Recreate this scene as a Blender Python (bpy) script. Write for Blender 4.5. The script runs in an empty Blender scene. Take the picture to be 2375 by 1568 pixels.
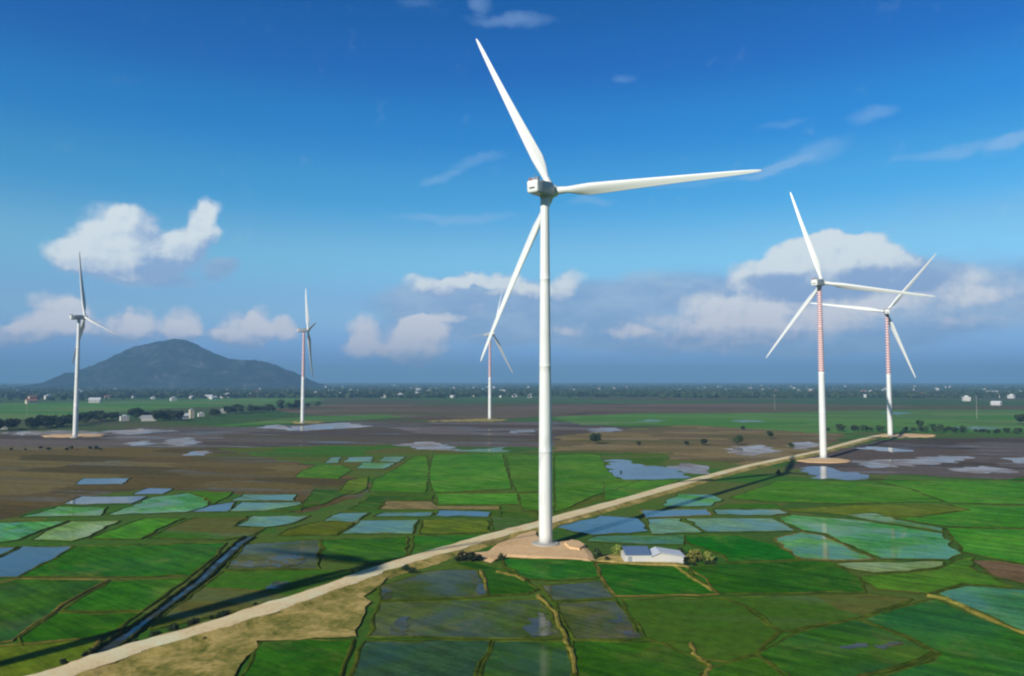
import bpy, bmesh, math, random
import numpy as np
from mathutils import Vector, Matrix, noise as mnoise
from mathutils.geometry import tessellate_polygon

SC = bpy.context.scene
COL = SC.collection
R = math.radians
rng = random.Random(7)

# ------------------------------------------------------------------ camera
CAM_H = 42.7
FPX, CX, CY, HZ = 1714.5, 1187.0, 784.0, 882.0       # survey of the photograph: focal length, centre, horizon
PITCH = math.atan((HZ - CY) / FPX)
cam = bpy.data.cameras.new('camera')
camo = bpy.data.objects.new('camera', cam); COL.objects.link(camo)
cam.sensor_width = 36; cam.lens = 36 * FPX / 2374
cam.clip_start = 0.5; cam.clip_end = 60000
camo.location = (0, 0, CAM_H); camo.rotation_euler = (R(90) + PITCH, 0, 0)
SC.camera = camo

def direction(X, Y):
    x = (X - CX) / FPX; z = -(Y - CY) / FPX
    return Vector((x, math.cos(PITCH) - z * math.sin(PITCH), math.sin(PITCH) + z * math.cos(PITCH)))
def at(X, Y, z=0.0):                                  # where a point of the photo meets the plain
    d = direction(X, Y); t = (z - CAM_H) / d.z
    return Vector((d.x * t, d.y * t, z))
def sky_at(X, Y):
    d = direction(X, Y).normalized()
    return math.atan2(d.x, d.y), math.asin(d.z)

def lin(c):
    c = c / 255.0
    return c / 12.92 if c <= 0.04045 else ((c + 0.055) / 1.055) ** 2.4

# ------------------------------------------------------------------ sun, sky, exposure
SUN_EL, SUN_AZ = 26.6, 218.2                          # the sun stands behind the camera, to the left
sun = bpy.data.lights.new('sun', 'SUN'); suno = bpy.data.objects.new('sun', sun); COL.objects.link(suno)
sun.energy = 5.0; sun.angle = R(0.5); sun.color = (1.0, 0.95, 0.85)
sv = Vector((math.sin(R(SUN_AZ)) * math.cos(R(SUN_EL)), math.cos(R(SUN_AZ)) * math.cos(R(SUN_EL)), math.sin(R(SUN_EL))))
suno.rotation_euler = sv.to_track_quat('Z', 'Y').to_euler()
SC.view_settings.view_transform = 'Standard'; SC.view_settings.look = 'None'
SC.view_settings.gamma = 1; SC.view_settings.exposure = 0.0
SC.cycles.max_bounces = 6; SC.cycles.diffuse_bounces = 2; SC.cycles.glossy_bounces = 3
SC.cycles.transparent_max_bounces = 8; SC.cycles.volume_bounces = 0
SC.cycles.use_denoising = True
SC.cycles.sample_clamp_indirect = 4.0
SC.cycles.filter_width = 2.2

def build_world():
    w = bpy.data.worlds.new("World"); SC.world = w; w.use_nodes = True
    nt = w.node_tree; N = nt.nodes; L = nt.links
    bg = N['Background']; bg.inputs[1].default_value = 0.1
    def mth(op, a, b=None, c=None, t=None):
        n = (t or nt).nodes.new('ShaderNodeMath'); n.operation = op
        for i, v in enumerate((a, b, c)):
            if v is None: continue
            if isinstance(v, (int, float)): n.inputs[i].default_value = v
            else: (t or nt).links.new(v, n.inputs[i])
        return n.outputs[0]
    def vec(x, y, z):
        n = N.new('ShaderNodeCombineXYZ')
        for i, v in enumerate((x, y, z)):
            if isinstance(v, (int, float)): n.inputs[i].default_value = v
            else: L.new(v, n.inputs[i])
        return n.outputs[0]
    tc = N.new('ShaderNodeTexCoord'); sep = N.new('ShaderNodeSeparateXYZ'); L.new(tc.outputs['Generated'], sep.inputs[0])
    zc = mth('MAXIMUM', sep.outputs[2], 0.012)
    sky = N.new('ShaderNodeTexSky'); sky.sky_type = 'NISHITA'; sky.sun_disc = False
    sky.sun_elevation = R(SUN_EL); sky.sun_rotation = R(SUN_AZ)
    sky.air_density = 1; sky.dust_density = 0.3; sky.ozone_density = 3
    L.new(vec(mth('MULTIPLY', sep.outputs[0], 0.6), sep.outputs[1], zc), sky.inputs[0])
    # the deep polarised blue of this sky: a tint over elevation
    ramp = N.new('ShaderNodeValToRGB'); ramp.color_ramp.interpolation = 'EASE'
    L.new(zc, ramp.inputs[0])
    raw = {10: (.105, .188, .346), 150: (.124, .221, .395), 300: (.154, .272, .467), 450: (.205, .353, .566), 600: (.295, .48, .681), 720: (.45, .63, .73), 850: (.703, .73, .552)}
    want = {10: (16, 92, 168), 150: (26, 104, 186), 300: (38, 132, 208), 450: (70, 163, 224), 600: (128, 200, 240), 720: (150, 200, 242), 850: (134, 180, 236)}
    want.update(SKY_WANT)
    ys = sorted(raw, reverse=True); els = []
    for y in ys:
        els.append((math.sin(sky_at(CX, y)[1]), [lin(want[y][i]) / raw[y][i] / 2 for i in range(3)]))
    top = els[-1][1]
    els += [(0.60, [c * .5 for c in top]), (0.8, [c * .2 for c in top])]          # darkened towards the zenith to weaken ambient light and deepen shadows
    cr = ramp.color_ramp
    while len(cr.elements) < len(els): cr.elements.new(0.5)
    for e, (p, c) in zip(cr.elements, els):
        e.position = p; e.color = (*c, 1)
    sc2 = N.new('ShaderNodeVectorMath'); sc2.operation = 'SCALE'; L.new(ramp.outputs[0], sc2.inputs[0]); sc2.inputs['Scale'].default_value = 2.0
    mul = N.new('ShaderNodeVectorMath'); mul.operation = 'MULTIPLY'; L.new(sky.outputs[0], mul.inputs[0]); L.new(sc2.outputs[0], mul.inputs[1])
    # the unseen sky behind the camera is dimmed to cut ambient fill
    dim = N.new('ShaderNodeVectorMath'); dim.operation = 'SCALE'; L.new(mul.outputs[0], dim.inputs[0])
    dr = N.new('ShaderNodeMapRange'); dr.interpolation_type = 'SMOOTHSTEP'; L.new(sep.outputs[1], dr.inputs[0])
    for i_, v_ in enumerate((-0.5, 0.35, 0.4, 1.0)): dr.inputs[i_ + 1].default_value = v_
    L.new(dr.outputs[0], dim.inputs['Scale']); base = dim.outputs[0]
    # ---- clouds, laid out on the sky by azimuth and elevation
    az = mth('ARCTAN2', sep.outputs[0], sep.outputs[1]); el = mth('ARCSINE', sep.outputs[2])
    V = vec(az, el, 0.0)
    def noise(v, scale, detail, rough=0.55, col=False, xs=1.0):
        mp = N.new('ShaderNodeMapping'); L.new(v, mp.inputs[0]); mp.inputs['Scale'].default_value = (xs, 1, 1)
        n = N.new('ShaderNodeTexNoise'); L.new(mp.outputs[0], n.inputs['Vector'])
        n.inputs['Scale'].default_value = scale; n.inputs['Detail'].default_value = detail; n.inputs['Roughness'].default_value = rough
        return n.outputs[1 if col else 0]
    def warp(v, amt, scale, detail=5):
        c = noise(v, scale, detail, col=True)
        s = N.new('ShaderNodeVectorMath'); s.operation = 'SUBTRACT'; L.new(c, s.inputs[0]); s.inputs[1].default_value = (.5, .5, .5)
        m = N.new('ShaderNodeVectorMath'); m.operation = 'MULTIPLY_ADD'; L.new(s.outputs[0], m.inputs[0]); m.inputs[1].default_value = (amt, amt, 0); L.new(v, m.inputs[2])
        return m.outputs[0]
    def blob_group(name, blobs):
        g = bpy.data.node_groups.new(name, 'ShaderNodeTree')
        g.interface.new_socket('Vector', in_out='INPUT', socket_type='NodeSocketVector')
        g.interface.new_socket('Value', in_out='OUTPUT', socket_type='NodeSocketFloat')
        gi = g.nodes.new('NodeGroupInput'); go = g.nodes.new('NodeGroupOutput'); acc = None
        for b in blobs:
            X, Y, rx, ry = b[:4]; rot = b[4] if len(b) > 4 else 0; amp = b[5] if len(b) > 5 else 1.0
            a, e = sky_at(X, Y); sx_, sy_ = rx * 1.25 / FPX, ry * 1.25 / FPX
            if abs(rot) > 7:
                m = g.nodes.new('ShaderNodeMapping'); m.vector_type = 'TEXTURE'
                m.inputs['Location'].default_value = (a, e, 0); m.inputs['Rotation'].default_value = (0, 0, R(rot)); m.inputs['Scale'].default_value = (sx_, sy_, 1e9)
            else:
                m = g.nodes.new('ShaderNodeVectorMath'); m.operation = 'MULTIPLY_ADD'
                m.inputs[1].default_value = (1 / sx_, 1 / sy_, 0); m.inputs[2].default_value = (-a / sx_, -e / sy_, 0)
            g.links.new(acc or gi.outputs[0], m.inputs[0])
            ln = g.nodes.new('ShaderNodeVectorMath'); ln.operation = 'DOT_PRODUCT'; g.links.new(m.outputs[0], ln.inputs[0]); g.links.new(m.outputs[0], ln.inputs[1])
            mr = g.nodes.new('ShaderNodeMath'); mr.operation = 'MULTIPLY_ADD'; mr.use_clamp = True
            mr.inputs[1].default_value = -0.75; mr.inputs[2].default_value = 1.0
            g.links.new(ln.outputs['Value'], mr.inputs[0])
            # the running sum rides along in the vector's third component
            ad = g.nodes.new('ShaderNodeVectorMath'); ad.operation = 'MULTIPLY_ADD'; g.links.new(mr.outputs[0], ad.inputs[0])
            ad.inputs[1].default_value = (0, 0, amp); g.links.new(acc or gi.outputs[0], ad.inputs[2]); acc = ad.outputs[0]
        sx = g.nodes.new('ShaderNodeSeparateXYZ'); g.links.new(acc, sx.inputs[0]); acc = sx.outputs[2]
        g.links.new(acc, go.inputs[0]); return g
    def use(g, v):
        n = N.new('ShaderNodeGroup'); n.node_tree = g; L.new(v, n.inputs[0]); return n.outputs[0]
    def smooth(v, a, b, hi=1.0):
        n = N.new('ShaderNodeMapRange'); n.interpolation_type = 'SMOOTHSTEP'; n.inputs[1].default_value = a; n.inputs[2].default_value = b; n.inputs[4].default_value = hi
        L.new(v, n.inputs[0]); return n.outputs[0]
    def mix(f, a, b):
        n = N.new('ShaderNodeMix'); n.data_type = 'RGBA'
        L.new(f, n.inputs[0])
        for i, v in ((6, a), (7, b)):
            if isinstance(v, tuple): n.inputs[i].default_value = (*v, 1)
            else: L.new(v, n.inputs[i])
        return n.outputs[2]
    K = 10.0                                            # background strength is 0.1
    def cc(r, g, b): return (lin(r) * K, lin(g) * K, lin(b) * K)
    # high layered veil
    Vw = warp(V, 0.05, 7, 4)
    veil = use(blob_group('veil_shapes', VEIL), Vw)
    vn = noise(V, 16, 6, 0.6, xs=0.35)
    va = mth('MULTIPLY', smooth(mth('ADD', veil, mth('MULTIPLY', mth('SUBTRACT', vn, 0.5), 0.9)), 0.15, 1.1), 0.8)
    base = mix(va, base, mix(smooth(noise(V, 22, 5, 0.6, xs=0.4), 0.35, 0.7), cc(136, 168, 210), cc(172, 196, 222)))
    # cumulus
    gb = blob_group('cumulus_shapes', CUMULUS)
    Vc = warp(V, 0.034, 22, 4)
    n1 = mth('ADD', mth('MULTIPLY', noise(V, 24, 4, 0.6), 0.78), mth('MULTIPLY', noise(V, 70, 3, 0.55), 0.22))
    D0 = use(gb, Vc)
    D1 = use(blob_group('cloud_shade_shapes', SHADE), V)
    offn = N.new('ShaderNodeVectorMath'); offn.operation = 'ADD'; L.new(V, offn.inputs[0]); offn.inputs[1].default_value = (-0.005, 0.008, 0)
    n2 = mth('ADD', mth('MULTIPLY', noise(offn.outputs[0], 24, 4, 0.6), 0.78), mth('MULTIPLY', noise(offn.outputs[0], 70, 3, 0.55), 0.22))
    dens = mth('ADD', D0, mth('MULTIPLY', mth('SUBTRACT', n1, 0.5), 1.25))
    ca = mth('MULTIPLY', smooth(dens, 0.08, 1.12), 0.95)
    sh = mth('ADD', mth('SUBTRACT', mth('MULTIPLY', mth('MINIMUM', D0, 1.3), 0.40), mth('MULTIPLY', D1, 0.62)), mth('MULTIPLY', mth('SUBTRACT', n1, n2), 1.7))
    sh = smooth(mth('ADD', sh, 0.26), -0.15, 0.8)
    lowf = smooth(el, 0.03, 0.16)                       # low clouds sit in more air: pinker and duller
    lit = mix(lowf, cc(228, 224, 234), cc(228, 238, 242)); shd = mix(lowf, cc(146, 172, 212), cc(148, 178, 218))
    base = mix(ca, base, mix(sh, shd, lit))
    # thin wisps
    Vs = warp(V, 0.03, 18, 4)
    wd = use(blob_group('wisp_shapes', WISPS), Vs)
    wn = noise(V, 30, 5, 0.62, xs=0.25)
    wa = mth('MULTIPLY', smooth(mth('ADD', wd, mth('MULTIPLY', mth('SUBTRACT', wn, 0.5), 0.9)), 0.15, 1.6), 0.48)
    base = mix(wa, base, cc(160, 196, 236))
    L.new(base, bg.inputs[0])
    w.cycles.sampling_method = 'MANUAL'; w.cycles.sample_map_resolution = 1024

SKY_WANT = {}
CUMULUS = [(270,545,60,58),(255,588,85,46),(190,586,52,28),(318,590,70,42),(300,535,40,46),(398,590,68,42),(440,562,60,32,35),(474,522,30,42),(490,482,25,25),(280,622,90,20),
 (130,712,38,28),(90,762,42,22),(30,782,60,16),(172,740,36,30),(285,762,38,30),(332,756,28,28),(420,756,32,32),(418,782,34,18),(520,784,40,16,0,.7),(562,768,44,36),(602,742,22,28),(590,780,40,20),(660,768,26,26),
 (842,768,28,40),(836,806,40,20),(958,792,62,50),(985,762,50,26),(1005,738,66,12),(940,822,50,20),(1010,656,66,17),(1062,648,42,15),(1140,643,52,16),(1182,655,46,16),(1244,672,36,16),(1314,655,42,22,25),(1030,676,22,10),(1170,682,60,9,0,.7),
 (1900,602,110,42),(1962,600,90,42),(1842,624,66,32),(1738,640,42,26),(2032,618,66,32),(2092,620,36,20),(1930,640,120,24,0,.6),(1722,734,74,38),(1768,704,60,24,0,.8),(1690,756,84,28,0,.7),(1610,792,90,18,0,.5),(1950,726,76,18,0,.7),(1462,772,54,14,0,.6),(2262,684,46,15,0,.6),(1300,768,40,12,0,.5),(1640,700,56,24,0,.5),(1800,770,110,22,0,.5),(1550,735,60,16,0,.4),(2200,640,60,22,0,.4),(2010,700,90,20,0,.5),(1870,680,60,26,0,.55),(2250,745,80,14,0,.4),(1990,760,70,14,0,.35),(1960,568,60,24),(1850,590,50,26),(1750,725,210,60,0,.42),(2010,685,210,50,0,.42),(1900,655,260,40,0,.35),(1130,690,190,42,0,.36),(975,795,110,45,0,.36),(290,778,360,30,0,.28),(1640,792,170,26,0,.38),(2240,690,150,34,0,.34),(1420,765,150,24,0,.32),(2060,640,90,34,0,.5)]
VEIL = [(1150,720,300,60,0,.7),(1080,700,180,36,0,.8),(1500,680,250,35,0,.6),(1750,720,330,90,0,.9),(2150,715,240,90,0,.8),(1000,790,150,60,0,.6),(300,800,420,30,0,.35),(1600,790,350,35,0,.7),(1300,750,200,50,0,.6),(2300,690,120,50,0,.5),(505,622,32,20,0,1.2),(2110,660,90,40,0,.8),(2150,510,340,60,0,.35),(330,640,110,16,0,.9)]
SHADE = [(330,648,190,34),(345,560,28,60),(505,610,40,45),(430,600,70,26,30),(100,800,180,22),(330,800,140,22),(560,805,130,22),(1030,690,70,22),(1180,690,100,14),(960,840,90,24),(1900,662,210,26),(2005,640,38,26),(2140,640,60,40),(1880,690,90,20),(1700,790,160,24),(1790,650,50,16)]
WISPS = [(1180,48,95,13,4),(1108,8,26,18),(1105,372,64,15,14),(1015,412,44,11,20),(1050,506,150,12,-5),(1372,463,52,9),(1560,424,220,9,6,.8),(1880,354,84,20,16),(1800,388,60,9,14),(2030,266,48,15),(2225,350,110,12,3),(2345,334,44,13,18),(1815,290,60,9,0,.7),(1446,180,26,10,0,.7),(975,12,50,10,0,.6)]
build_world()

# ------------------------------------------------------------------ helpers
def tag(o, label=None, cat=None, group=None, kind=None):
    for k, v in (('label', label), ('category', cat), ('group', group), ('kind', kind)):
        if v: o[k] = v
    return o
def obj(name, verts, faces, mats, parent=None, smooth=False, midx=None):
    me = bpy.data.meshes.new(name); me.from_pydata([tuple(v) for v in verts], [], faces)
    for m in (mats if isinstance(mats, (list, tuple)) else [mats]): me.materials.append(m)
    if midx is not None: me.polygons.foreach_set('material_index', midx)
    if smooth: me.polygons.foreach_set('use_smooth', [True] * len(me.polygons))
    me.update()
    o = bpy.data.objects.new(name, me); COL.objects.link(o)
    if parent: o.parent = parent
    return o
def empty(name, loc, rz=0, s=1.0):
    o = bpy.data.objects.new(name, None); COL.objects.link(o); o.empty_display_size = 1
    o.location = loc; o.rotation_euler = (0, 0, rz); o.scale = (s, s, s); return o
def copy_tree(o, parent=None):
    c = o.copy(); COL.objects.link(c)
    if parent: c.parent = parent
    for ch in [x for x in o.children]: copy_tree(ch, c)
    return c
class MB:
    def __init__(s): s.v = []; s.f = []; s.m = []
    def add(s, vs, fs, m=0):
        b = len(s.v); s.v += [tuple(x) for x in vs]; s.f += [tuple(i + b for i in f) for f in fs]; s.m += [m] * len(fs)
    def box(s, x0, x1, y0, y1, z0, z1, m=0):
        s.add([(x0,y0,z0),(x1,y0,z0),(x1,y1,z0),(x0,y1,z0),(x0,y0,z1),(x1,y0,z1),(x1,y1,z1),(x0,y1,z1)],
              [(3,2,1,0),(4,5,6,7),(0,1,5,4),(1,2,6,5),(2,3,7,6),(3,0,4,7)], m)
    def lathe(s, prof, n=24, m=0, cap=True):
        vs = [(r * math.cos(2*math.pi*i/n), r * math.sin(2*math.pi*i/n), z) for r, z in prof for i in range(n)]
        fs = [(j*n+i, j*n+(i+1)%n, (j+1)*n+(i+1)%n, (j+1)*n+i) for j in range(len(prof)-1) for i in range(n)]
        if cap: fs += [tuple(range(n-1,-1,-1)), tuple((len(prof)-1)*n+i for i in range(n))]
        s.add(vs, fs, m)
    def tube(s, pts, rad, n=6, m=0):
        vs = []; pts = [Vector(p) for p in pts]
        for i, p in enumerate(pts):
            d = (pts[min(i+1, len(pts)-1)] - pts[max(i-1, 0)]).normalized()
            a = d.orthogonal().normalized(); b = d.cross(a); r = rad[i] if isinstance(rad, (list, tuple)) else rad
            vs += [p + (a * math.cos(2*math.pi*k/n) + b * math.sin(2*math.pi*k/n)) * r for k in range(n)]
        fs = [(j*n+i, j*n+(i+1)%n, (j+1)*n+(i+1)%n, (j+1)*n+i) for j in range(len(pts)-1) for i in range(n)]
        fs += [tuple(range(n-1,-1,-1)), tuple((len(pts)-1)*n+i for i in range(n))]
        s.add(vs, fs, m)
    def build(s, name, mats, parent=None, smooth=False):
        return obj(name, s.v, s.f, mats, parent, smooth, s.m)

# ------------------------------------------------------------------ materials
KL = (0.72, 0.74, 0.80)                                 # brightness of a level white surface in this light
def alb(r, g, b, k=1.0): return tuple(min(0.85, lin(c) / KL[i] * k) for i, c in enumerate((r, g, b)))
def material(name):
    m = bpy.data.materials.new(name); m.use_nodes = True
    nt = m.node_tree; return m, nt, nt.nodes, nt.links, nt.nodes['Principled BSDF']
def nmap(N, L, scale=1.0, stretch=(1, 1, 1), rot=0, src='Object'):
    tc = N.new('ShaderNodeTexCoord'); mp = N.new('ShaderNodeMapping'); L.new(tc.outputs[src], mp.inputs[0])
    mp.inputs['Scale'].default_value = [scale * c for c in stretch]; mp.inputs['Rotation'].default_value = (0, 0, rot)
    return mp.outputs[0]
def nnoise(N, L, v, scale, detail=4, rough=0.55, dist=0.0):
    n = N.new('ShaderNodeTexNoise'); L.new(v, n.inputs['Vector']); n.inputs['Scale'].default_value = scale
    n.inputs['Detail'].default_value = detail; n.inputs['Roughness'].default_value = rough; n.inputs['Distortion'].default_value = dist
    return n.outputs[0]
def nramp(N, L, v, stops, interp='LINEAR'):
    r = N.new('ShaderNodeValToRGB'); L.new(v, r.inputs[0]); cr = r.color_ramp; cr.interpolation = interp
    while len(cr.elements) < len(stops): cr.elements.new(0.5)
    for e, (p, c) in zip(cr.elements, stops): e.position = p; e.color = (*c, 1) if len(c) == 3 else c
    return r.outputs[0]
def nmix(N, L, f, a, b, blend='MIX'):
    n = N.new('ShaderNodeMix'); n.data_type = 'RGBA'; n.blend_type = blend
    for i, v in ((0, f), (6, a), (7, b)):
        if isinstance(v, (int, float)): n.inputs[i].default_value = v
        elif isinstance(v, tuple): n.inputs[i].default_value = (*v, 1)
        else: L.new(v, n.inputs[i])
    return n.outputs[2]
def nmath(N, L, op, a, b=None):
    n = N.new('ShaderNodeMath'); n.operation = op
    for i, v in enumerate((a, b)):
        if v is None: continue
        if isinstance(v, (int, float)): n.inputs[i].default_value = v
        else: L.new(v, n.inputs[i])
    return n.outputs[0]
def nrange(N, L, v, a, b, c=0.0, d=1.0):
    n = N.new('ShaderNodeMapRange'); n.interpolation_type = 'SMOOTHSTEP'; L.new(v, n.inputs[0])
    for i, x in enumerate((a, b, c, d)): n.inputs[i+1].default_value = x
    return n.outputs[0]
def nbump(N, L, P, h, strength=0.3, dist=0.3):
    b = N.new('ShaderNodeBump'); L.new(h, b.inputs['Height']); b.inputs['Strength'].default_value = strength; b.inputs['Distance'].default_value = dist
    L.new(b.outputs[0], P.inputs['Normal'])
def plain(name, c, rough=0.5, var=0.06, scale=0.4, metal=0, spec=0.5):
    m, nt, N, L, P = material(name)
    v = nmap(N, L); f = nnoise(N, L, v, scale, 5, 0.65)
    L.new(nmix(N, L, f, tuple(x * (1 - var * 2) for x in c), tuple(min(.9, x * (1 + var * 2)) for x in c)), P.inputs['Base Color'])
    P.inputs['Roughness'].default_value = rough; P.inputs['Metallic'].default_value = metal; P.inputs['Specular IOR Level'].default_value = spec
    return m
def field_mat(name, c1, c2, wet=0.0, wetscale=0.06, tint=(60, 78, 86), rows=True, patch=0.03, wcontrast=0.12, rot=0.65, spec=0.0, mottle=0.75):
    """a paddy: crop and standing water mixed by a patchy cover"""
    m, nt, N, L, P = material(name)
    v = nmap(N, L, rot=rot)
    big = nnoise(N, L, v, patch, 4, 0.6, 0.4); fine = nnoise(N, L, v, 0.8, 5, 0.7)
    f = nmath(N, L, 'ADD', nmath(N, L, 'MULTIPLY', big, 0.62), nmath(N, L, 'MULTIPLY', fine, 0.38))
    col = nmix(N, L, nrange(N, L, f, 0.36, 0.66), alb(*c1), alb(*c2))
    oi = N.new('ShaderNodeObjectInfo')
    ofs = N.new('ShaderNodeVectorMath'); ofs.operation = 'ADD'; L.new(v, ofs.inputs[0])
    sc_ = N.new('ShaderNodeVectorMath'); sc_.operation = 'SCALE'; sc_.inputs[0].default_value = (310, 170, 0); L.new(oi.outputs['Random'], sc_.inputs['Scale']); L.new(sc_.outputs[0], ofs.inputs[1])
    pt = nnoise(N, L, ofs.outputs[0], 0.075, 6, 0.68, 0.8)
    alt = tuple(0.55 * a_ + 0.45 * b_ for a_, b_ in zip(alb(*c2), alb(112, 104, 56)))
    col = nmix(N, L, nmath(N, L, 'MULTIPLY', nrange(N, L, pt, 0.50, 0.72), mottle), col, alt)
    mp = N.new('ShaderNodeMapping'); L.new(ofs.outputs[0], mp.inputs[0]); mp.inputs['Scale'].default_value = (0.10, 1, 1)
    stk = nnoise(N, L, mp.outputs[0], 0.45, 5, 0.65)
    hs = N.new('ShaderNodeHueSaturation'); L.new(col, hs.inputs['Color'])
    L.new(nrange(N, L, oi.outputs['Random'], 0, 1, 0.482, 0.515), hs.inputs['Hue'])
    L.new(nmath(N, L, 'MULTIPLY', nrange(N, L, oi.outputs['Random'], 0, 1, 0.84, 1.2), nmath(N, L, 'MULTIPLY', nrange(N, L, stk, 0.32, 0.68, 0.72, 1.30), nrange(N, L, nnoise(N, L, ofs.outputs[0], 0.22, 5, .75), .3, .7, .80, 1.20))), hs.inputs['Value'])
    L.new(hs.outputs[0], P.inputs['Base Color'])
    P.inputs['Roughness'].default_value = 0.9; P.inputs['Specular IOR Level'].default_value = spec
    if rows:
        wv = N.new('ShaderNodeTexWave'); L.new(nmap(N, L, rot=rot), wv.inputs['Vector']); wv.inputs['Scale'].default_value = 0.55; wv.inputs['Distortion'].default_value = 3; wv.inputs['Detail'].default_value = 2
        h = nmath(N, L, 'ADD', nmath(N, L, 'MULTIPLY', wv.outputs['Fac'], 0.4), fine)
    else: h = fine
    nbump(N, L, P, h, 0.5, 0.35)
    if wet > 0:
        W = N.new('ShaderNodeBsdfPrincipled'); W.inputs['Base Color'].default_value = (*alb(*tint), 1); W.inputs['Roughness'].default_value = 0.06
        W.inputs['IOR'].default_value = 1.33
        wb = nnoise(N, L, nmap(N, L, stretch=(1, 1, 1)), 1.6, 3); b = N.new('ShaderNodeBump'); L.new(wb, b.inputs['Height']); b.inputs['Strength'].default_value = 0.05; b.inputs['Distance'].default_value = 0.05
        L.new(b.outputs[0], W.inputs['Normal'])
        n2 = nnoise(N, L, nmap(N, L, rot=rot), wetscale, 6, 0.62, 0.6)
        fac = nrange(N, L, n2, 0.5 - wcontrast, 0.5 + wcontrast, max(0, 2 * wet - 1, wet * .15), min(1, wet * 1.85))
        ms = N.new('ShaderNodeMixShader'); L.new(fac, ms.inputs[0]); L.new(P.outputs[0], ms.inputs[1]); L.new(W.outputs[0], ms.inputs[2])
        L.new(ms.outputs[0], N['Material Output'].inputs[0])
    return m

M = {}
M['rice'] = field_mat('rice_crop', (34, 86, 8), (62, 106, 16), 0.025, 0.05)
M['rice_deep'] = field_mat('deep_rice_crop', (26, 84, 4), (46, 102, 8), 0.012)
M['rice_blue'] = field_mat('wet_rice_crop', (32, 86, 12), (54, 108, 22), 0.07, 0.035, tint=(30, 60, 50))
M['bright'] = field_mat('bright_rice_crop', (50, 106, 14), (80, 128, 28), 0.015)
M['yellow'] = field_mat('ripening_rice_crop', (72, 94, 12), (98, 112, 24), 0.015)
M['olive'] = field_mat('olive_paddy', (58, 76, 12), (84, 90, 26), 0.03, 0.04)
M['stubble'] = field_mat('wet_stubble_paddy', (54, 78, 16), (82, 88, 38), 0.23, 0.05, tint=(70, 66, 70))
M['dark'] = field_mat('dark_wet_paddy', (40, 66, 36), (56, 80, 50), 0.22, 0.04, tint=(40, 56, 50))
M['seed'] = field_mat('seedling_paddy', (54, 116, 46), (96, 150, 78), 0.32, 0.06, tint=(70, 108, 84))
M['milky'] = field_mat('pale_seedling_paddy', (84, 128, 56), (140, 160, 104), 0.20, 0.04, tint=(110, 140, 110))
M['pond'] = field_mat('flooded_paddy', (70, 100, 90), (90, 120, 105), 0.90, 0.03, tint=(56, 76, 104), rows=False)
M['teal'] = field_mat('teal_flooded_paddy', (72, 112, 88), (104, 136, 104), 0.40, 0.05, tint=(68, 96, 82), rows=False)
M['teal_green'] = field_mat('half_flooded_paddy', (48, 104, 52), (80, 126, 80), 0.26, 0.05, tint=(64, 96, 80))
M['pale'] = field_mat('pale_shallow_water', (116, 112, 114), (154, 150, 154), 0.42, 0.05, tint=(110, 110, 116), rows=False)
M['brown'] = field_mat('brown_mud_field', (72, 64, 34), (100, 90, 52), 0.015, 0.03, tint=(80, 80, 84), patch=0.015, rows=False)
M['tan'] = field_mat('dry_grass', (134, 120, 62), (180, 156, 96), 0.0, patch=0.05, rows=False)
M['plough'] = field_mat('ploughed_field', (108, 92, 60), (126, 106, 72), 0.02, rows=False)
M['grey'] = field_mat('grey_mud_flat', (76, 68, 64), (104, 94, 90), 0.07, 0.012, tint=(96, 92, 98), patch=0.012, rows=False)
M['darkmud'] = field_mat('dark_mud_flat', (76, 66, 62), (98, 86, 84), 0.09, 0.014, tint=(84, 80, 90), patch=0.014, rows=False)
M['scrub'] = field_mat('dry_scrub_land', (98, 88, 58), (128, 114, 78), 0.02, patch=0.02, rows=False)
M['fargreen'] = field_mat('far_green_field', (50, 108, 30), (84, 134, 56), 0.05, 0.006, tint=(90, 130, 100), patch=0.006, rows=False)
M['farbrown'] = field_mat('far_brown_field', (84, 72, 64), (104, 92, 80), 0.04, 0.006, patch=0.006, rows=False)

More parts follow.
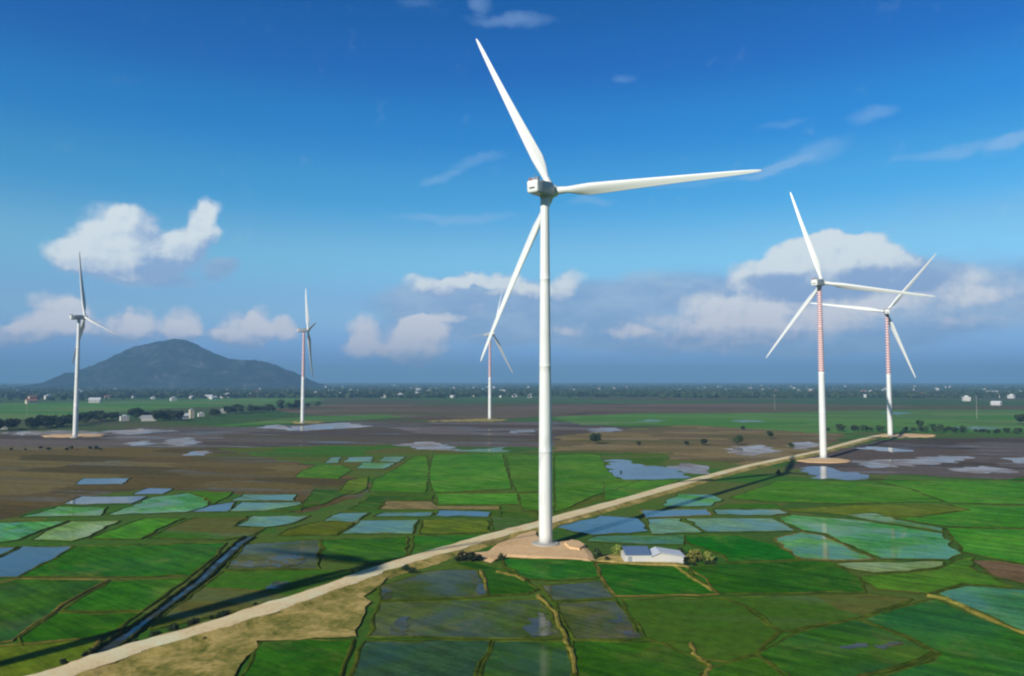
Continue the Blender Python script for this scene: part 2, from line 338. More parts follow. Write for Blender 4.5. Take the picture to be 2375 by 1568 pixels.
def ground_mat():
    m, nt, N, L, P = material('plain_patchwork')
    v = nmap(N, L, rot=0.62)
    def vor(scale, feat='F1'):
        mp = N.new('ShaderNodeMapping'); L.new(v, mp.inputs[0]); mp.inputs['Scale'].default_value = (1 / scale, 1.7 / scale, 0)
        n = N.new('ShaderNodeTexVoronoi'); n.voronoi_dimensions = '2D'; n.distance = 'CHEBYCHEV' if feat == 'F1' else 'EUCLIDEAN'; n.feature = feat
        L.new(mp.outputs[0], n.inputs['Vector']); n.inputs['Scale'].default_value = 1; n.inputs['Randomness'].default_value = 0.65; return n
    near = vor(60); nc = N.new('ShaderNodeSeparateColor'); L.new(near.outputs['Color'], nc.inputs[0])
    far = vor(420); fc = N.new('ShaderNodeSeparateColor'); L.new(far.outputs['Color'], fc.inputs[0])
    c1 = nramp(N, L, nc.outputs[0], [(0, alb(48, 92, 16)), (.25, alb(70, 98, 24)), (.5, alb(54, 100, 18)), (.7, alb(80, 98, 32)), (.88, alb(64, 110, 26))], 'CONSTANT')
    c2 = nramp(N, L, fc.outputs[0], [(0, alb(48, 84, 34)), (.3, alb(74, 74, 54)), (.5, alb(56, 92, 40)), (.75, alb(66, 80, 46))], 'CONSTANT')
    geo = N.new('ShaderNodeTexCoord'); sp = N.new('ShaderNodeSeparateXYZ'); L.new(geo.outputs['Object'], sp.inputs[0])
    col = nmix(N, L, nrange(N, L, sp.outputs[1], 380, 900), c1, c2)
    n = nnoise(N, L, nmap(N, L), 0.5, 6, 0.7); n2 = nnoise(N, L, nmap(N, L), 0.015, 5, 0.65)
    col = nmix(N, L, nrange(N, L, n2, .35, .7), col, nmix(N, L, 0.45, col, alb(84, 84, 46)))
    hs = N.new('ShaderNodeHueSaturation'); L.new(col, hs.inputs['Color']); L.new(nrange(N, L, n, .25, .75, .78, 1.22), hs.inputs['Value'])
    L.new(hs.outputs[0], P.inputs['Base Color']); P.inputs['Roughness'].default_value = 0.95; P.inputs['Specular IOR Level'].default_value = 0.05
    nbump(N, L, P, n, 0.5, 0.4)
    return m
M['ground'] = ground_mat()
def patch_mat(name, cols, cell, stretch=2.2, wet=0.0, rot=0.2):
    """many small plots seen from afar: one colour per plot, streaked, some of them holding water"""
    m, nt, N, L, P = material(name)
    v = nmap(N, L, rot=rot)
    mp = N.new('ShaderNodeMapping'); L.new(v, mp.inputs[0]); mp.inputs['Scale'].default_value = (1 / (cell * stretch), 1 / cell, 0)
    w = N.new('ShaderNodeTexNoise'); L.new(mp.outputs[0], w.inputs['Vector']); w.inputs['Scale'].default_value = 1.5; w.inputs['Detail'].default_value = 4
    wv = N.new('ShaderNodeVectorMath'); wv.operation = 'MULTIPLY_ADD'; L.new(w.outputs[1], wv.inputs[0]); wv.inputs[1].default_value = (.35, .35, 0); L.new(mp.outputs[0], wv.inputs[2])
    vo = N.new('ShaderNodeTexVoronoi'); vo.voronoi_dimensions = '2D'; vo.distance = 'CHEBYCHEV'; L.new(wv.outputs[0], vo.inputs['Vector']); vo.inputs['Scale'].default_value = 1; vo.inputs['Randomness'].default_value = .8
    sc_ = N.new('ShaderNodeSeparateColor'); L.new(vo.outputs['Color'], sc_.inputs[0])
    n = len(cols); c = nramp(N, L, sc_.outputs[0], [(i / n, alb(*q)) for i, q in enumerate(cols)], 'CONSTANT')
    st = N.new('ShaderNodeMapping'); L.new(v, st.inputs[0]); st.inputs['Scale'].default_value = (.12, 1, 1)
    s1 = nnoise(N, L, st.outputs[0], 0.10, 6, .7); s2 = nnoise(N, L, v, .35, 5, .7)
    c = nmix(N, L, nrange(N, L, s1, .42, .68, 0, .6), c, alb(*cols[-1]))
    hs = N.new('ShaderNodeHueSaturation'); L.new(c, hs.inputs['Color']); L.new(nrange(N, L, s2, .28, .72, .78, 1.22), hs.inputs['Value'])
    L.new(hs.outputs[0], P.inputs['Base Color']); P.inputs['Roughness'].default_value = .95; P.inputs['Specular IOR Level'].default_value = 0
    nbump(N, L, P, s2, .5, .4)
    if wet:
        W = N.new('ShaderNodeBsdfPrincipled'); W.inputs['Base Color'].default_value = (*alb(110, 108, 112), 1); W.inputs['Roughness'].default_value = .08; W.inputs['IOR'].default_value = 1.33
        f = nmath(N, L, 'MULTIPLY', nrange(N, L, s1, .50, .64), nrange(N, L, sc_.outputs[1], .25, .75)); f = nmath(N, L, 'MULTIPLY', f, wet)
        ms = N.new('ShaderNodeMixShader'); L.new(f, ms.inputs[0]); L.new(P.outputs[0], ms.inputs[1]); L.new(W.outputs[0], ms.inputs[2]); L.new(ms.outputs[0], N['Material Output'].inputs[0])
    return m
M['brown'] = patch_mat('brown_plots', [(86, 74, 42), (98, 86, 50), (80, 84, 36), (106, 96, 60), (90, 78, 48), (78, 70, 44)], 22, 2.6, .22)
M['olive'] = patch_mat('olive_plots', [(58, 92, 22), (80, 90, 28), (54, 100, 22), (88, 88, 42), (66, 104, 28), (76, 96, 30)], 24, 2.2, .10)
M['grey'] = patch_mat('grey_mud_plots', [(80, 72, 66), (92, 84, 80), (84, 78, 64), (100, 92, 90), (78, 70, 66)], 34, 3.0, .55)
M['darkmud'] = patch_mat('dark_mud_plots', [(76, 66, 62), (86, 76, 72), (70, 62, 58), (90, 82, 80)], 34, 3.0, .45)
M['scrub'] = patch_mat('scrub_plots', [(100, 88, 58), (84, 84, 44), (112, 100, 66), (92, 82, 62), (120, 106, 74)], 20, 2.4, .15)
M['fargreen'] = patch_mat('far_green_plots', [(72, 118, 46), (86, 124, 62), (80, 110, 58), (98, 120, 70), (68, 114, 48)], 60, 3, .15)
M['farbrown'] = patch_mat('far_brown_plots', [(84, 72, 62), (92, 82, 66), (76, 80, 50), (100, 88, 76)], 70, 3, .12)
M['puddle'] = field_mat('muddy_puddle', (60, 70, 40), (84, 84, 50), 0.34, 0.22, tint=(58, 60, 70), rows=False, wcontrast=.08)
M['rice_wet'] = field_mat('standing_water_rice', (30, 80, 8), (56, 100, 18), 0.20, 0.05, tint=(60, 84, 50))
M['canal'] = field_mat('ditch_water', (40, 48, 40), (54, 60, 54), 0.6, 0.15, tint=(40, 46, 52), rows=False)
M['bund'] = field_mat('bund_grass', (48, 70, 14), (74, 92, 26), 0, patch=0.2, rows=False)
M['bund_dry'] = field_mat('bund_dry_grass', (90, 92, 36), (124, 114, 54), 0, patch=0.2, rows=False)
def road_mat():
    m, nt, N, L, P = material('sandy_road')
    v = nmap(N, L); a = nnoise(N, L, v, 0.12, 6, 0.7); b = nnoise(N, L, v, 1.5, 5, 0.7)
    f = nmath(N, L, 'ADD', nmath(N, L, 'MULTIPLY', a, .6), nmath(N, L, 'MULTIPLY', b, .4))
    L.new(nramp(N, L, f, [(.36, alb(176, 152, 112)), (.46, alb(206, 184, 146)), (.54, alb(214, 194, 160)), (.66, alb(230, 214, 184))]), P.inputs['Base Color'])
    P.inputs['Roughness'].default_value = 0.95; P.inputs['Specular IOR Level'].default_value = 0.15; nbump(N, L, P, f, 0.4, 0.2)
    return m
M['road'] = road_mat()
def sand_mat():
    m, nt, N, L, P = material('reddish_sand')
    v = nmap(N, L); a = nnoise(N, L, v, 0.1, 6, 0.7); b = nnoise(N, L, v, 1.2, 5, 0.7)
    f = nmath(N, L, 'ADD', nmath(N, L, 'MULTIPLY', a, .6), nmath(N, L, 'MULTIPLY', b, .4))
    L.new(nramp(N, L, f, [(.32, alb(166, 138, 96)), (.5, alb(196, 164, 126)), (.66, alb(206, 178, 142))]), P.inputs['Base Color'])
    P.inputs['Roughness'].default_value = 0.95; P.inputs['Specular IOR Level'].default_value = 0.15; nbump(N, L, P, f, 0.5, 0.3)
    return m
M['sand'] = sand_mat()
def verge_mat():
    m, nt, N, L, P = material('road_verge')
    v = nmap(N, L); a = nnoise(N, L, v, 0.14, 6, 0.72, 0.5); b = nnoise(N, L, v, 1.0, 5, 0.7)
    f = nmath(N, L, 'ADD', nmath(N, L, 'MULTIPLY', a, .7), nmath(N, L, 'MULTIPLY', b, .3))
    L.new(nramp(N, L, f, [(.37, alb(70, 82, 22)), (.46, alb(118, 112, 50)), (.55, alb(158, 140, 82)), (.70, alb(190, 168, 114))]), P.inputs['Base Color'])
    P.inputs['Roughness'].default_value = 0.95; P.inputs['Specular IOR Level'].default_value = 0.15; nbump(N, L, P, f, 0.6, 0.5)
    return m
M['verge'] = verge_mat()
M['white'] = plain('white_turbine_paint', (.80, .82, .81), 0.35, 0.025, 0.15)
def tower_paint():
    m, nt, N, L, P = material('weathered_tower_paint')
    v = nmap(N, L, stretch=(1, 1, .06)); n = nnoise(N, L, v, 1.6, 5, .7); n2 = nnoise(N, L, nmap(N, L), .12, 4)
    f = nmath(N, L, 'ADD', nmath(N, L, 'MULTIPLY', n, .6), nmath(N, L, 'MULTIPLY', n2, .4))
    L.new(nramp(N, L, f, [(.32, (.66, .67, .65)), (.46, (.79, .81, .80)), (.7, (.83, .845, .84))]), P.inputs['Base Color']); P.inputs['Roughness'].default_value = .38
    return m
M['tower'] = tower_paint()
M['white2'] = plain('white_blade_coat', (.80, .82, .81), 0.32, 0.02, 0.2)
M['steel'] = plain('grey_steel', (.30, .31, .33), 0.45, 0.08, 1.0, 0.3)
M['vent'] = plain('dark_vent', (.05, .055, .06), 0.6, 0.1, 2.0)
M['concrete'] = plain('concrete', (.42, .40, .36), 0.9, 0.12, 0.8)
M['nacelle'] = plain('nacelle_shade_grey', (.40, .43, .46), 0.4, 0.04, 0.5)  # shade of the unlit nacelle sides is put into this grey
M['redlamp'] = plain('red_lamp', (.45, .04, .03), 0.3)
def stripe_mat(name, period):
    m, nt, N, L, P = material(name)
    tc = N.new('ShaderNodeTexCoord'); sp = N.new('ShaderNodeSeparateXYZ'); L.new(tc.outputs['Object'], sp.inputs[0])
    fr = nmath(N, L, 'FRACT', nmath(N, L, 'DIVIDE', sp.outputs[2], period)); st = nmath(N, L, 'GREATER_THAN', fr, 0.42)
    n = nnoise(N, L, nmap(N, L), 0.3, 4)
    L.new(nmix(N, L, st, (.78, .78, .78), nmix(N, L, n, (.52, .17, .19), (.60, .24, .25))), P.inputs['Base Color'])
    P.inputs['Roughness'].default_value = 0.4
    return m
M['stripe'] = stripe_mat('red_and_white_bands', 2.0); M['stripe_fine'] = stripe_mat('fine_red_and_white_bands', 1.2)
def leaf_mat(name, c1, c2, k=1.0):
    m, nt, N, L, P = material(name)
    g = N.new('ShaderNodeNewGeometry'); oi = N.new('ShaderNodeObjectInfo')
    n = nnoise(N, L, nmap(N, L), 0.9, 3)
    f = nmath(N, L, 'ADD', nmath(N, L, 'MULTIPLY', g.outputs['Random Per Island'], .6), nmath(N, L, 'MULTIPLY', n, .4))
    col = nmix(N, L, f, tuple(x * k for x in c1), tuple(x * k for x in c2))
    hs = N.new('ShaderNodeHueSaturation'); L.new(col, hs.inputs['Color']); L.new(nrange(N, L, oi.outputs['Random'], 0, 1, .47, .52), hs.inputs['Hue']); L.new(nrange(N, L, oi.outputs['Random'], 0, 1, .7, 1.25), hs.inputs['Value'])
    L.new(hs.outputs[0], P.inputs['Base Color']); P.inputs['Roughness'].default_value = 0.7; P.inputs['Specular IOR Level'].default_value = 0.25
    return m
M['leaf'] = leaf_mat('tree_leaves', (.020, .045, .012), (.060, .105, .028))
M['leaf_dark'] = leaf_mat('dark_leaves', (.012, .024, .008), (.034, .055, .016))
M['leaf_yellow'] = leaf_mat('yellow_green_leaves', (.13, .18, .03), (.34, .36, .07))
M['bark'] = plain('bark', (.09, .07, .05), 0.9, 0.2, 2.0)
M['plaster'] = plain('white_plaster', (.62, .61, .58), 0.8, 0.06, 0.4)
M['plaster_cream'] = plain('cream_plaster', (.62, .55, .42), 0.8, 0.07, 0.4)
M['plaster_blue'] = plain('pale_blue_plaster', (.45, .55, .62), 0.8, 0.06, 0.4)
M['roof_red'] = plain('red_tiles', (.34, .12, .07), 0.8, 0.15, 0.8)
M['roof_white'] = plain('white_sheet_roof', (.66, .68, .72), 0.45, 0.05, 0.5)
M['roof_grey'] = plain('grey_sheet_roof', (.34, .36, .38), 0.5, 0.08, 0.5)
M['roof_blue'] = plain('blue_grey_roof', (.13, .20, .33), 0.35, 0.08, 0.6)
M['glass'] = plain('dark_window', (.04, .05, .06), 0.1, 0.1, 1.0)

# ------------------------------------------------------------------ the plain
GV, GF = [], []
ring = [0, 60, 150, 400, 1000, 2500, 6000, 14000]
obj_g = MB(); nseg = 72
gv = [(0, 0, 0)]; gf = []
for r_ in ring[1:]:
    gv += [(r_ * math.cos(2*math.pi*i/nseg), r_ * math.sin(2*math.pi*i/nseg), 0) for i in range(nseg)]
gf += [(0, 1 + i, 1 + (i + 1) % nseg) for i in range(nseg)]
for k in range(len(ring) - 2):
    a = 1 + k * nseg; b = a + nseg
    gf += [(a + i, b + i, b + (i + 1) % nseg, a + (i + 1) % nseg) for i in range(nseg)]
tag(obj('ground', gv, gf, M['ground']), kind='structure')

# sheets traced from the photograph onto the plain
OFFS = {'A': 0.0, 'B': 759.7, 'C': 1519.4}
def zp(zone, u, v):                                     # zoom coordinates -> ground point
    if zone == 'D': return at(u, v)
    return at(OFFS[zone] + u * 0.3942, 949.6 + v * 0.3942)
def ragged(pts, step, amp, seed):
    r = random.Random(seed); out = []
    n = len(pts)
    for i in range(n):
        a, b = pts[i], pts[(i + 1) % n]; d = (b - a); ln = d.length
        if ln < 1e-4: continue
        k = max(1, min(40, int(ln / step))); nrm = Vector((-d.y, d.x, 0)).normalized()
        for j in range(k):
            p = a + d * (j / k); out.append(p + (nrm * r.gauss(0, amp) if j else Vector((r.gauss(0, amp), r.gauss(0, amp), 0)) * .4))
    return out
def sheet(name, pts, mat, z, h=0.0):
    n = len(pts); vs = [(p.x, p.y, z) for p in pts]
    tris = [t for t in tessellate_polygon([[Vector((p.x, p.y, 0)) for p in pts]])]
    fs = []
    for t in tris:
        a, b, c = (Vector(vs[i]) for i in t)
        fs.append(tuple(t) if (b - a).cross(c - a).z > 0 else tuple(reversed(t)))
    o = obj(name, vs, fs, mat); return tag(o, kind='structure')
zcount = [0]
def zone(name, mat, pts, space='D', amp=1.0):
    zcount[0] += 1
    p = [zp(space, *q) for q in pts]
    far = max(q.y for q in p)
    return sheet(name, ragged(p, max(4, far * 0.011), amp * max(0.6, far * 0.0042) * (1.0 if name != 'water' else 1.25), zcount[0]), M[mat], 0.01 + 0.0022 * zcount[0])

zone('fields', 'farbrown', [(600,948),(760,938),(900,935),(1280,936),(1700,936),(2000,940),(2500,940),(2700,960),(1700,964),(1290,966),(1000,975),(720,962)])
zone('fields', 'fargreen', [(-300,938),(150,934),(300,930),(720,920),(760,928),(640,940),(400,946),(250,956),(100,968),(-300,990)])
zone('fields', 'fargreen', [(1290,966),(1500,958),(1700,958),(2100,950),(2700,952),(2900,1004),(2100,1000),(1900,1004),(1600,986),(1330,986)])
zone('fields', 'fargreen', [(480,990),(560,982),(700,967),(870,961),(960,966),(850,974),(690,981)])
zone('mud', 'grey', [(-400,1008),(180,1008),(330,990),(560,992),(700,984),(850,974),(1000,978),(1290,978),(1450,992),(1560,1000),(1500,1032),(1250,1038),(1000,1034),(860,1032),(600,1038),(480,1042),(-400,1046)])
zone('fields', 'scrub', [(1285,1012),(1390,1000),(1600,986),(1900,1004),(1960,1006),(1900,1046),(1760,1080),(1560,1066),(1400,1064),(1285,1062)])
zone('mud', 'brown', [(-500,1038),(490,1036),(660,1040),(720,1064),(780,1100),(880,1100),(870,1140),(700,1190),(530,1142),(390,1136),(330,1134),(200,1152),(130,1172),(0,1206),(-500,1226)])
zone('fields', 'olive', [(500,1040),(900,1030),(1190,1050),(1560,1050),(1480,1120),(1300,1200),(1000,1200),(880,1180),(860,1120),(730,1080)])
zone('mud', 'darkmud', [(1880,1058),(2040,1020),(2380,1014),(2700,1014),(2900,1116),(2374,1112),(2180,1106),(1960,1098),(1820,1084)])
zone('water', 'pale', [(0,1001),(150,998),(260,1004),(150,1010),(20,1009)])
zone('water', 'pale', [(236,1001),(330,994),(420,1000),(300,1008)])
zone('water', 'pale', [(590,992),(640,985),(700,988),(800,980),(850,990),(700,1000)])
zone('water', 'pale', [(365,1028),(400,1018),(440,1014),(455,1028),(420,1036)])
zone('water', 'pale', [(290,1026),(340,1022),(362,1030),(300,1034)])
zone('water', 'pale', [(420,1056),(450,1046),(490,1048),(470,1058)])
zone('water', 'pale', [(905,1032),(980,1025),(1004,1025),(1052,1036),(1060,1045),(1004,1044),(950,1038)])
zone('water', 'teal', [(1060,1046),(1170,1036),(1172,1048)])
zone('water', 'pale', [(1180,1000),(1235,996),(1240,1002),(1190,1006)])
zone('water', 'pale', [(1360,994),(1420,990),(1440,999),(1380,1003)])
zone('water', 'pond', [(1406,1094),(1408,1067),(1445,1066),(1492,1080),(1560,1086),(1590,1110),(1440,1114)])
zone('water', 'pale', [(1545,1082),(1600,1074),(1645,1084),(1640,1100),(1590,1096)])
zone('water', 'pale', [(1705,1038),(1764,1032),(1818,1046),(1740,1056),(1680,1050)])
zone('water', 'pale', [(1826,1028),(1874,1024),(1900,1032),(1884,1042),(1834,1040)])
zone('water', 'pale', [(1970,1072),(2080,1066),(2180,1056),(2260,1062),(2190,1076),(2030,1086)])
zone('water', 'pale', [(2205,1088),(2268,1081),(2328,1086),(2356,1096),(2266,1098)])
zone('water', 'pond', [(1850,1086),(1914,1082),(2020,1105),(2000,1112),(1912,1112)])
zone('water', 'pond', [(1984,1040),(2030,1036),(2110,1044),(2070,1050)])
zone('water', 'pale', [(2330,1062),(2420,1060),(2440,1072),(2350,1074)])
for (x0, x1, y) in ((2040, 2120, 958), (1700, 1760, 976), (1480, 1540, 976), (2200, 2330, 992)):
    zone('water', 'teal', [(x0, y), ((x0+x1)/2, y-3), (x1, y+1), ((x0+x1)/2, y+4)])

FIELDS = '''
A pond (0,872),(135,806),(428,806),(330,880),(190,942),(95,990),(-250,1000),(-250,930)
A pond (-60,812),(98,812),(0,864),(-60,890)
A seed (-250,672),(180,662),(395,658),(250,712),(122,768),(0,786),(-250,796)
A milky (180,772),(300,704),(422,660),(700,658),(610,705),(520,750),(430,778)
A seed (120,636),(330,575),(635,578),(592,626)
A seed (620,622),(770,572),(885,518),(1100,494),(1200,520),(1225,572),(1096,608)
A bright (1110,490),(1370,488),(1330,520),(1240,566),(1210,520)
A pond (372,560),(482,512),(862,512),(780,556)
A pond (780,503),(872,464),(1020,466),(960,500)
A pond (438,442),(482,406),(770,406),(722,442)
A teal (1362,540),(1425,502),(1742,502),(1722,540)
A teal (1345,600),(1422,548),(1762,546),(1764,600)
A pond (1108,606),(1205,572),(1392,544),(1340,602)
A teal (1372,690),(1484,628),(1820,628),(1722,672),(1562,696)
A olive (870,762),(1000,692),(1150,642),(1455,630),(1368,694),(1556,702),(1490,742),(1330,770)
A bright (520,762),(705,692),(852,642),(1088,644),(958,692),(828,766)
A rice (118,985),(450,806),(1334,788),(1252,880),(1112,985)
A rice_blue (-200,1072),(110,998),(632,1006),(430,1120),(200,1268),(62,1368),(-200,1410)
A rice (650,1012),(1108,992),(960,1100),(832,1188),(366,1190),(482,1112)
A rice_deep (330,1200),(818,1202),(700,1300),(590,1342),(130,1400),(110,1350),(220,1270)
A yellow (-200,1420),(90,1386),(590,1350),(540,1432),(470,1476),(260,1568),(120,1640),(-200,1640)
A stubble (1436,800),(1882,766),(1882,940),(1322,944)
A olive (1310,956),(1885,946),(2060,950),(2100,985),(1600,1150),(1150,1240),(880,1300),(900,1260)
A yellow (1640,742),(1750,692),(1880,664),(2080,668),(1985,742)
A rice (1560,600),(1700,608),(1900,560),(2080,480),(1850,470),(1780,560)
B teal (-30,660),(62,612),(252,608),(182,664)
B teal (272,632),(330,608),(618,606),(602,632)
B pond (628,628),(652,596),(1020,602),(1012,632)
B teal (82,734),(192,656),(532,652),(502,734)
B yellow (546,734),(562,652),(938,652),(956,726)
B olive (972,720),(958,606),(1238,604),(1236,650),(1100,698)
B rice (-30,882),(-30,770),(465,752),(463,868),(395,905),(200,914)
B rice (480,870),(505,744),(952,736),(892,758),(700,826),(566,862)
B plough (306,592),(342,542),(612,542),(640,570),(1010,572),(1010,592)
B rice (120,592),(262,512),(622,508),(612,536),(338,538),(292,590)
B bright (246,484),(274,412),(402,352),(502,282),(580,272),(602,372),(574,490)
B bright (612,480),(590,390),(622,268),(1028,266),(1058,372),(1084,470),(642,490)
B bright (1072,396),(1052,272),(1330,272),(1330,480),(1112,490)
B bright (636,497),(1112,497),(1132,560),(1002,562),(642,558)
B bright (1122,500),(1330,492),(1330,604),(1142,592)
B bright (1334,272),(1472,262),(1602,272),(1642,352),(1702,412),(1832,422),(1702,470),(1542,518),(1402,586),(1334,608)
B teal (-20,318),(16,286),(80,282),(60,316)
B teal (90,312),(122,282),(270,280),(258,312)
B teal (300,306),(332,282),(460,280),(410,312)
B seed (172,350),(204,316),(402,316),(340,350)
B bright (-150,360),(-60,330),(80,330),(140,360),(60,410),(-190,400)
B yellow (60,490),(120,420),(240,400),(230,470),(160,500)
B stubble (312,1128),(306,1046),(470,990),(560,960),(740,944),(880,950),(938,1102),(602,1118)
B rice_deep (735,912),(830,900),(1010,930),(1160,1000),(1236,1060),(1180,1088),(952,1098),(896,955)
B rice (1030,880),(1300,884),(1560,895),(1602,990),(1302,1010),(1182,1000),(1050,930)
B rice_deep (1574,912),(2080,922),(2230,1000),(2290,1090),(1700,1102),(1622,1000)
B stubble (1254,1040),(1602,1012),(1690,1112),(1322,1130)
B stubble (242,1342),(304,1140),(1240,1122),(1290,1172),(1396,1350),(932,1352)
B dark (100,1620),(222,1366),(958,1370),(880,1568),(870,1620)
B rice_wet (890,1620),(982,1370),(1416,1366),(1446,1568),(1450,1640),(880,1640)
B stubble (1342,1142),(1692,1126),(1862,1350),(1442,1356)
B rice_deep (1442,1368),(2112,1380),(2180,1480),(2250,1526),(2200,1568),(2170,1640),(1480,1640)
B rice_deep (-540,1610),(-392,1372),(152,1356),(84,1568),(60,1620)
C bright (432,524),(722,422),(1272,427),(1502,470),(1690,545),(1102,556),(642,545)
C bright (1292,420),(2080,422),(2400,450),(2400,566),(1722,552),(1502,468)
C yellow (762,590),(1112,568),(1700,562),(1842,592),(1500,640),(1132,620),(802,602)
C bright (1722,562),(2400,580),(2400,708),(1702,690),(1402,642),(1520,640),(1850,594)
C bright (1710,702),(2400,716),(2400,960),(1882,858),(1800,836)
C bright (-300,430),(-60,420),(140,420),(20,470),(-120,520),(-300,540)
C seed (60,540),(130,502),(330,502),(402,532),(322,570),(60,575)
C olive (420,560),(700,556),(760,590),(340,584)
C pond (-590,696),(-320,628),(-100,642),(-32,720),(-370,742)
C pond (-92,596),(306,590),(328,624),(-62,640)
C teal (342,592),(738,592),(780,614),(682,628),(362,622)
C teal (174,642),(688,642),(828,718),(312,724)
C teal (-40,650),(150,646),(280,728),(-24,734)
C teal_green (-420,780),(-350,748),(-120,742),(170,742),(170,800),(-40,796)
C seed (722,640),(802,622),(1052,642),(1262,662),(1682,732),(1790,850),(1720,888),(1332,880),(1002,732),(862,712)
C seed (702,760),(862,727),(988,746),(1278,884),(962,888),(862,880)
C milky (1062,912),(1332,900),(1698,900),(1640,938),(1292,964),(1152,946)
C seed (1112,622),(1302,612),(1422,652),(1692,702),(1690,722),(1262,656)
C rice_deep (172,752),(482,742),(700,800),(846,890),(422,902),(400,860),(200,790)
C rice_deep (194,932),(420,912),(848,896),(1036,906),(1198,990),(1236,1078),(382,1090),(232,990)
C bright (1186,990),(1650,950),(1804,880),(1872,872),(1846,930),(2090,1046),(1800,1030),(1602,1086),(1300,1060)
C plough (1862,892),(2002,892),(2400,960),(2400,1080),(2000,990)
C olive (386,1110),(1238,1092),(1512,1120),(1182,1228),(802,1308),(742,1310),(522,1152)
C olive (-206,1122),(372,1112),(516,1160),(718,1312),(590,1438),(422,1488),(252,1468),(-58,1350)
C rice_blue (612,1446),(852,1312),(1182,1242),(1458,1342),(1640,1432),(1480,1500),(1202,1568),(1150,1640),(850,1640)
C rice_blue (1206,1236),(1640,1118),(2160,1330),(2500,1450),(2500,1700),(1400,1700),(1240,1600),(1500,1520),(1672,1440),(1474,1332)
C teal_green (1664,1090),(1832,1042),(2500,1080),(2500,1420),(2160,1306),(1902,1192)
C rice (334,1522),(442,1492),(600,1458),(790,1568),(840,1640),(300,1640),(280,1580)
C rice (2010,420),(2500,430),(2500,380),(2200,400)
'''
bunds = MB(); dry_bunds = MB()
def ridge(mb, pts, w, h, seed, closed=False, base=0.0):
    r = random.Random(seed); n = len(pts); rows = []
    for i, p in enumerate(pts):
        a = pts[(i - 1) % n] if closed or i else pts[0]; b = pts[(i + 1) % n] if closed or i < n - 1 else pts[-1]
        d = (b - a); d = d.normalized() if d.length > 1e-6 else Vector((1, 0, 0)); q = Vector((-d.y, d.x, 0))
        ww = w * r.uniform(.7, 1.35); hh = h * r.uniform(.75, 1.3); j = r.gauss(0, w * .07)
        lift = Vector((0, 0, base))
        rows.append([p + q * (-ww / 2 + j) + lift, p + q * (-ww * .14 + j) + Vector((0, 0, base + hh)), p + q * (ww * .14 + j) + Vector((0, 0, base + hh)), p + q * (ww / 2 + j) + lift])
    vs = [x for row in rows for x in row]; fs = []
    for i in range(n if closed else n - 1):
        a = i * 4; b = ((i + 1) % n) * 4
        for k in range(3): fs.append((a + k, b + k, b + k + 1, a + k + 1))
    mb.add(vs, [tuple(reversed(f)) for f in fs])
fi = 0
for line in FIELDS.strip().splitlines():
    z0, kind, rest = line.split(' ', 2)
    pts = [zp(z0, *q) for q in eval('[' + rest + ']')]
    fi += 1
    rag = ragged(pts, 3.5, 0.5 if kind in ('pond', 'teal', 'seed', 'milky') else 0.3, fi)
    o = sheet('paddy_field', rag, M[kind], 0.13 + 0.0008 * fi)
    dist = sum((p.length for p in pts)) / len(pts)
    ridge(bunds if rng.random() < .93 else dry_bunds, rag, 0.85 if dist < 260 else 0.6, 0.13, fi, True, 0.14)
b1 = bunds.build('earth_bunds', M['bund']); b2 = dry_bunds.build('dry_grass_bunds', M['bund_dry'])
tag(b1, kind='structure'); tag(b2, kind='structure')
for i, path in enumerate([[('B',1240,1095),('B',1330,1200),('B',1405,1350),('B',1440,1450),('B',1462,1600)], [('C',1600,1100),('C',1720,1120),('C',1900,1210),('C',2100,1300),('C',2400,1400)],
                          [('B',900,950),('B',945,1105)], [('B',1000,960),('B',1110,985),('B',1170,1020)], [('C',130,930),('C',220,1000),('C',370,1095)], [('C',200,1390),('C',260,1480),('C',330,1520),('C',270,1600)]]):
    p = ragged([zp(*q) for q in path], 4, 0.3, 900 + i)[:-1]
    q = [zp(*q) for q in path]; dense = []
    for a, b in zip(q, q[1:]):
        for k in range(5): dense.append(a.lerp(b, k / 5) + Vector((rng.gauss(0, .15), rng.gauss(0, .15), 0)))
    mb = MB(); ridge(mb, dense, 1.2, 0.45, 50 + i); tag(mb.build('path', M['bund_dry']), kind='structure')

# small puddles standing in the wet stubble
for z0, poly in [('B', [(318,1122),(318,1054),(350,1066),(352,1122)]), ('B', [(846,964),(888,960),(922,1092),(884,1092)]), ('B', [(372,1330),(380,1262),(430,1230),(485,1226),(460,1290),(480,1332)]),
                 ('B', [(1150,1290),(1250,1200),(1290,1230),(1360,1330),(1200,1344)]), ('B', [(1690,1300),(1700,1210),(1760,1260),(1840,1340),(1720,1332)]), ('C', [(1080,1400),(1230,1382),(1250,1396),(1100,1418)]),
                 ('C', [(1280,1398),(1440,1376),(1480,1388),(1300,1412)]), ('A', [(1350,930),(1380,900),(1560,895),(1600,862),(1760,858),(1800,900),(1700,930)]), ('A', [(1560,1050),(1640,1010),(1700,1030),(1620,1060)])]:
    p = ragged([zp(z0, *q) for q in poly], 1.0, .45, len(poly) * 7)
    sheet('puddle', p, M['puddle'], 0.245 + 0.001 * len(poly))

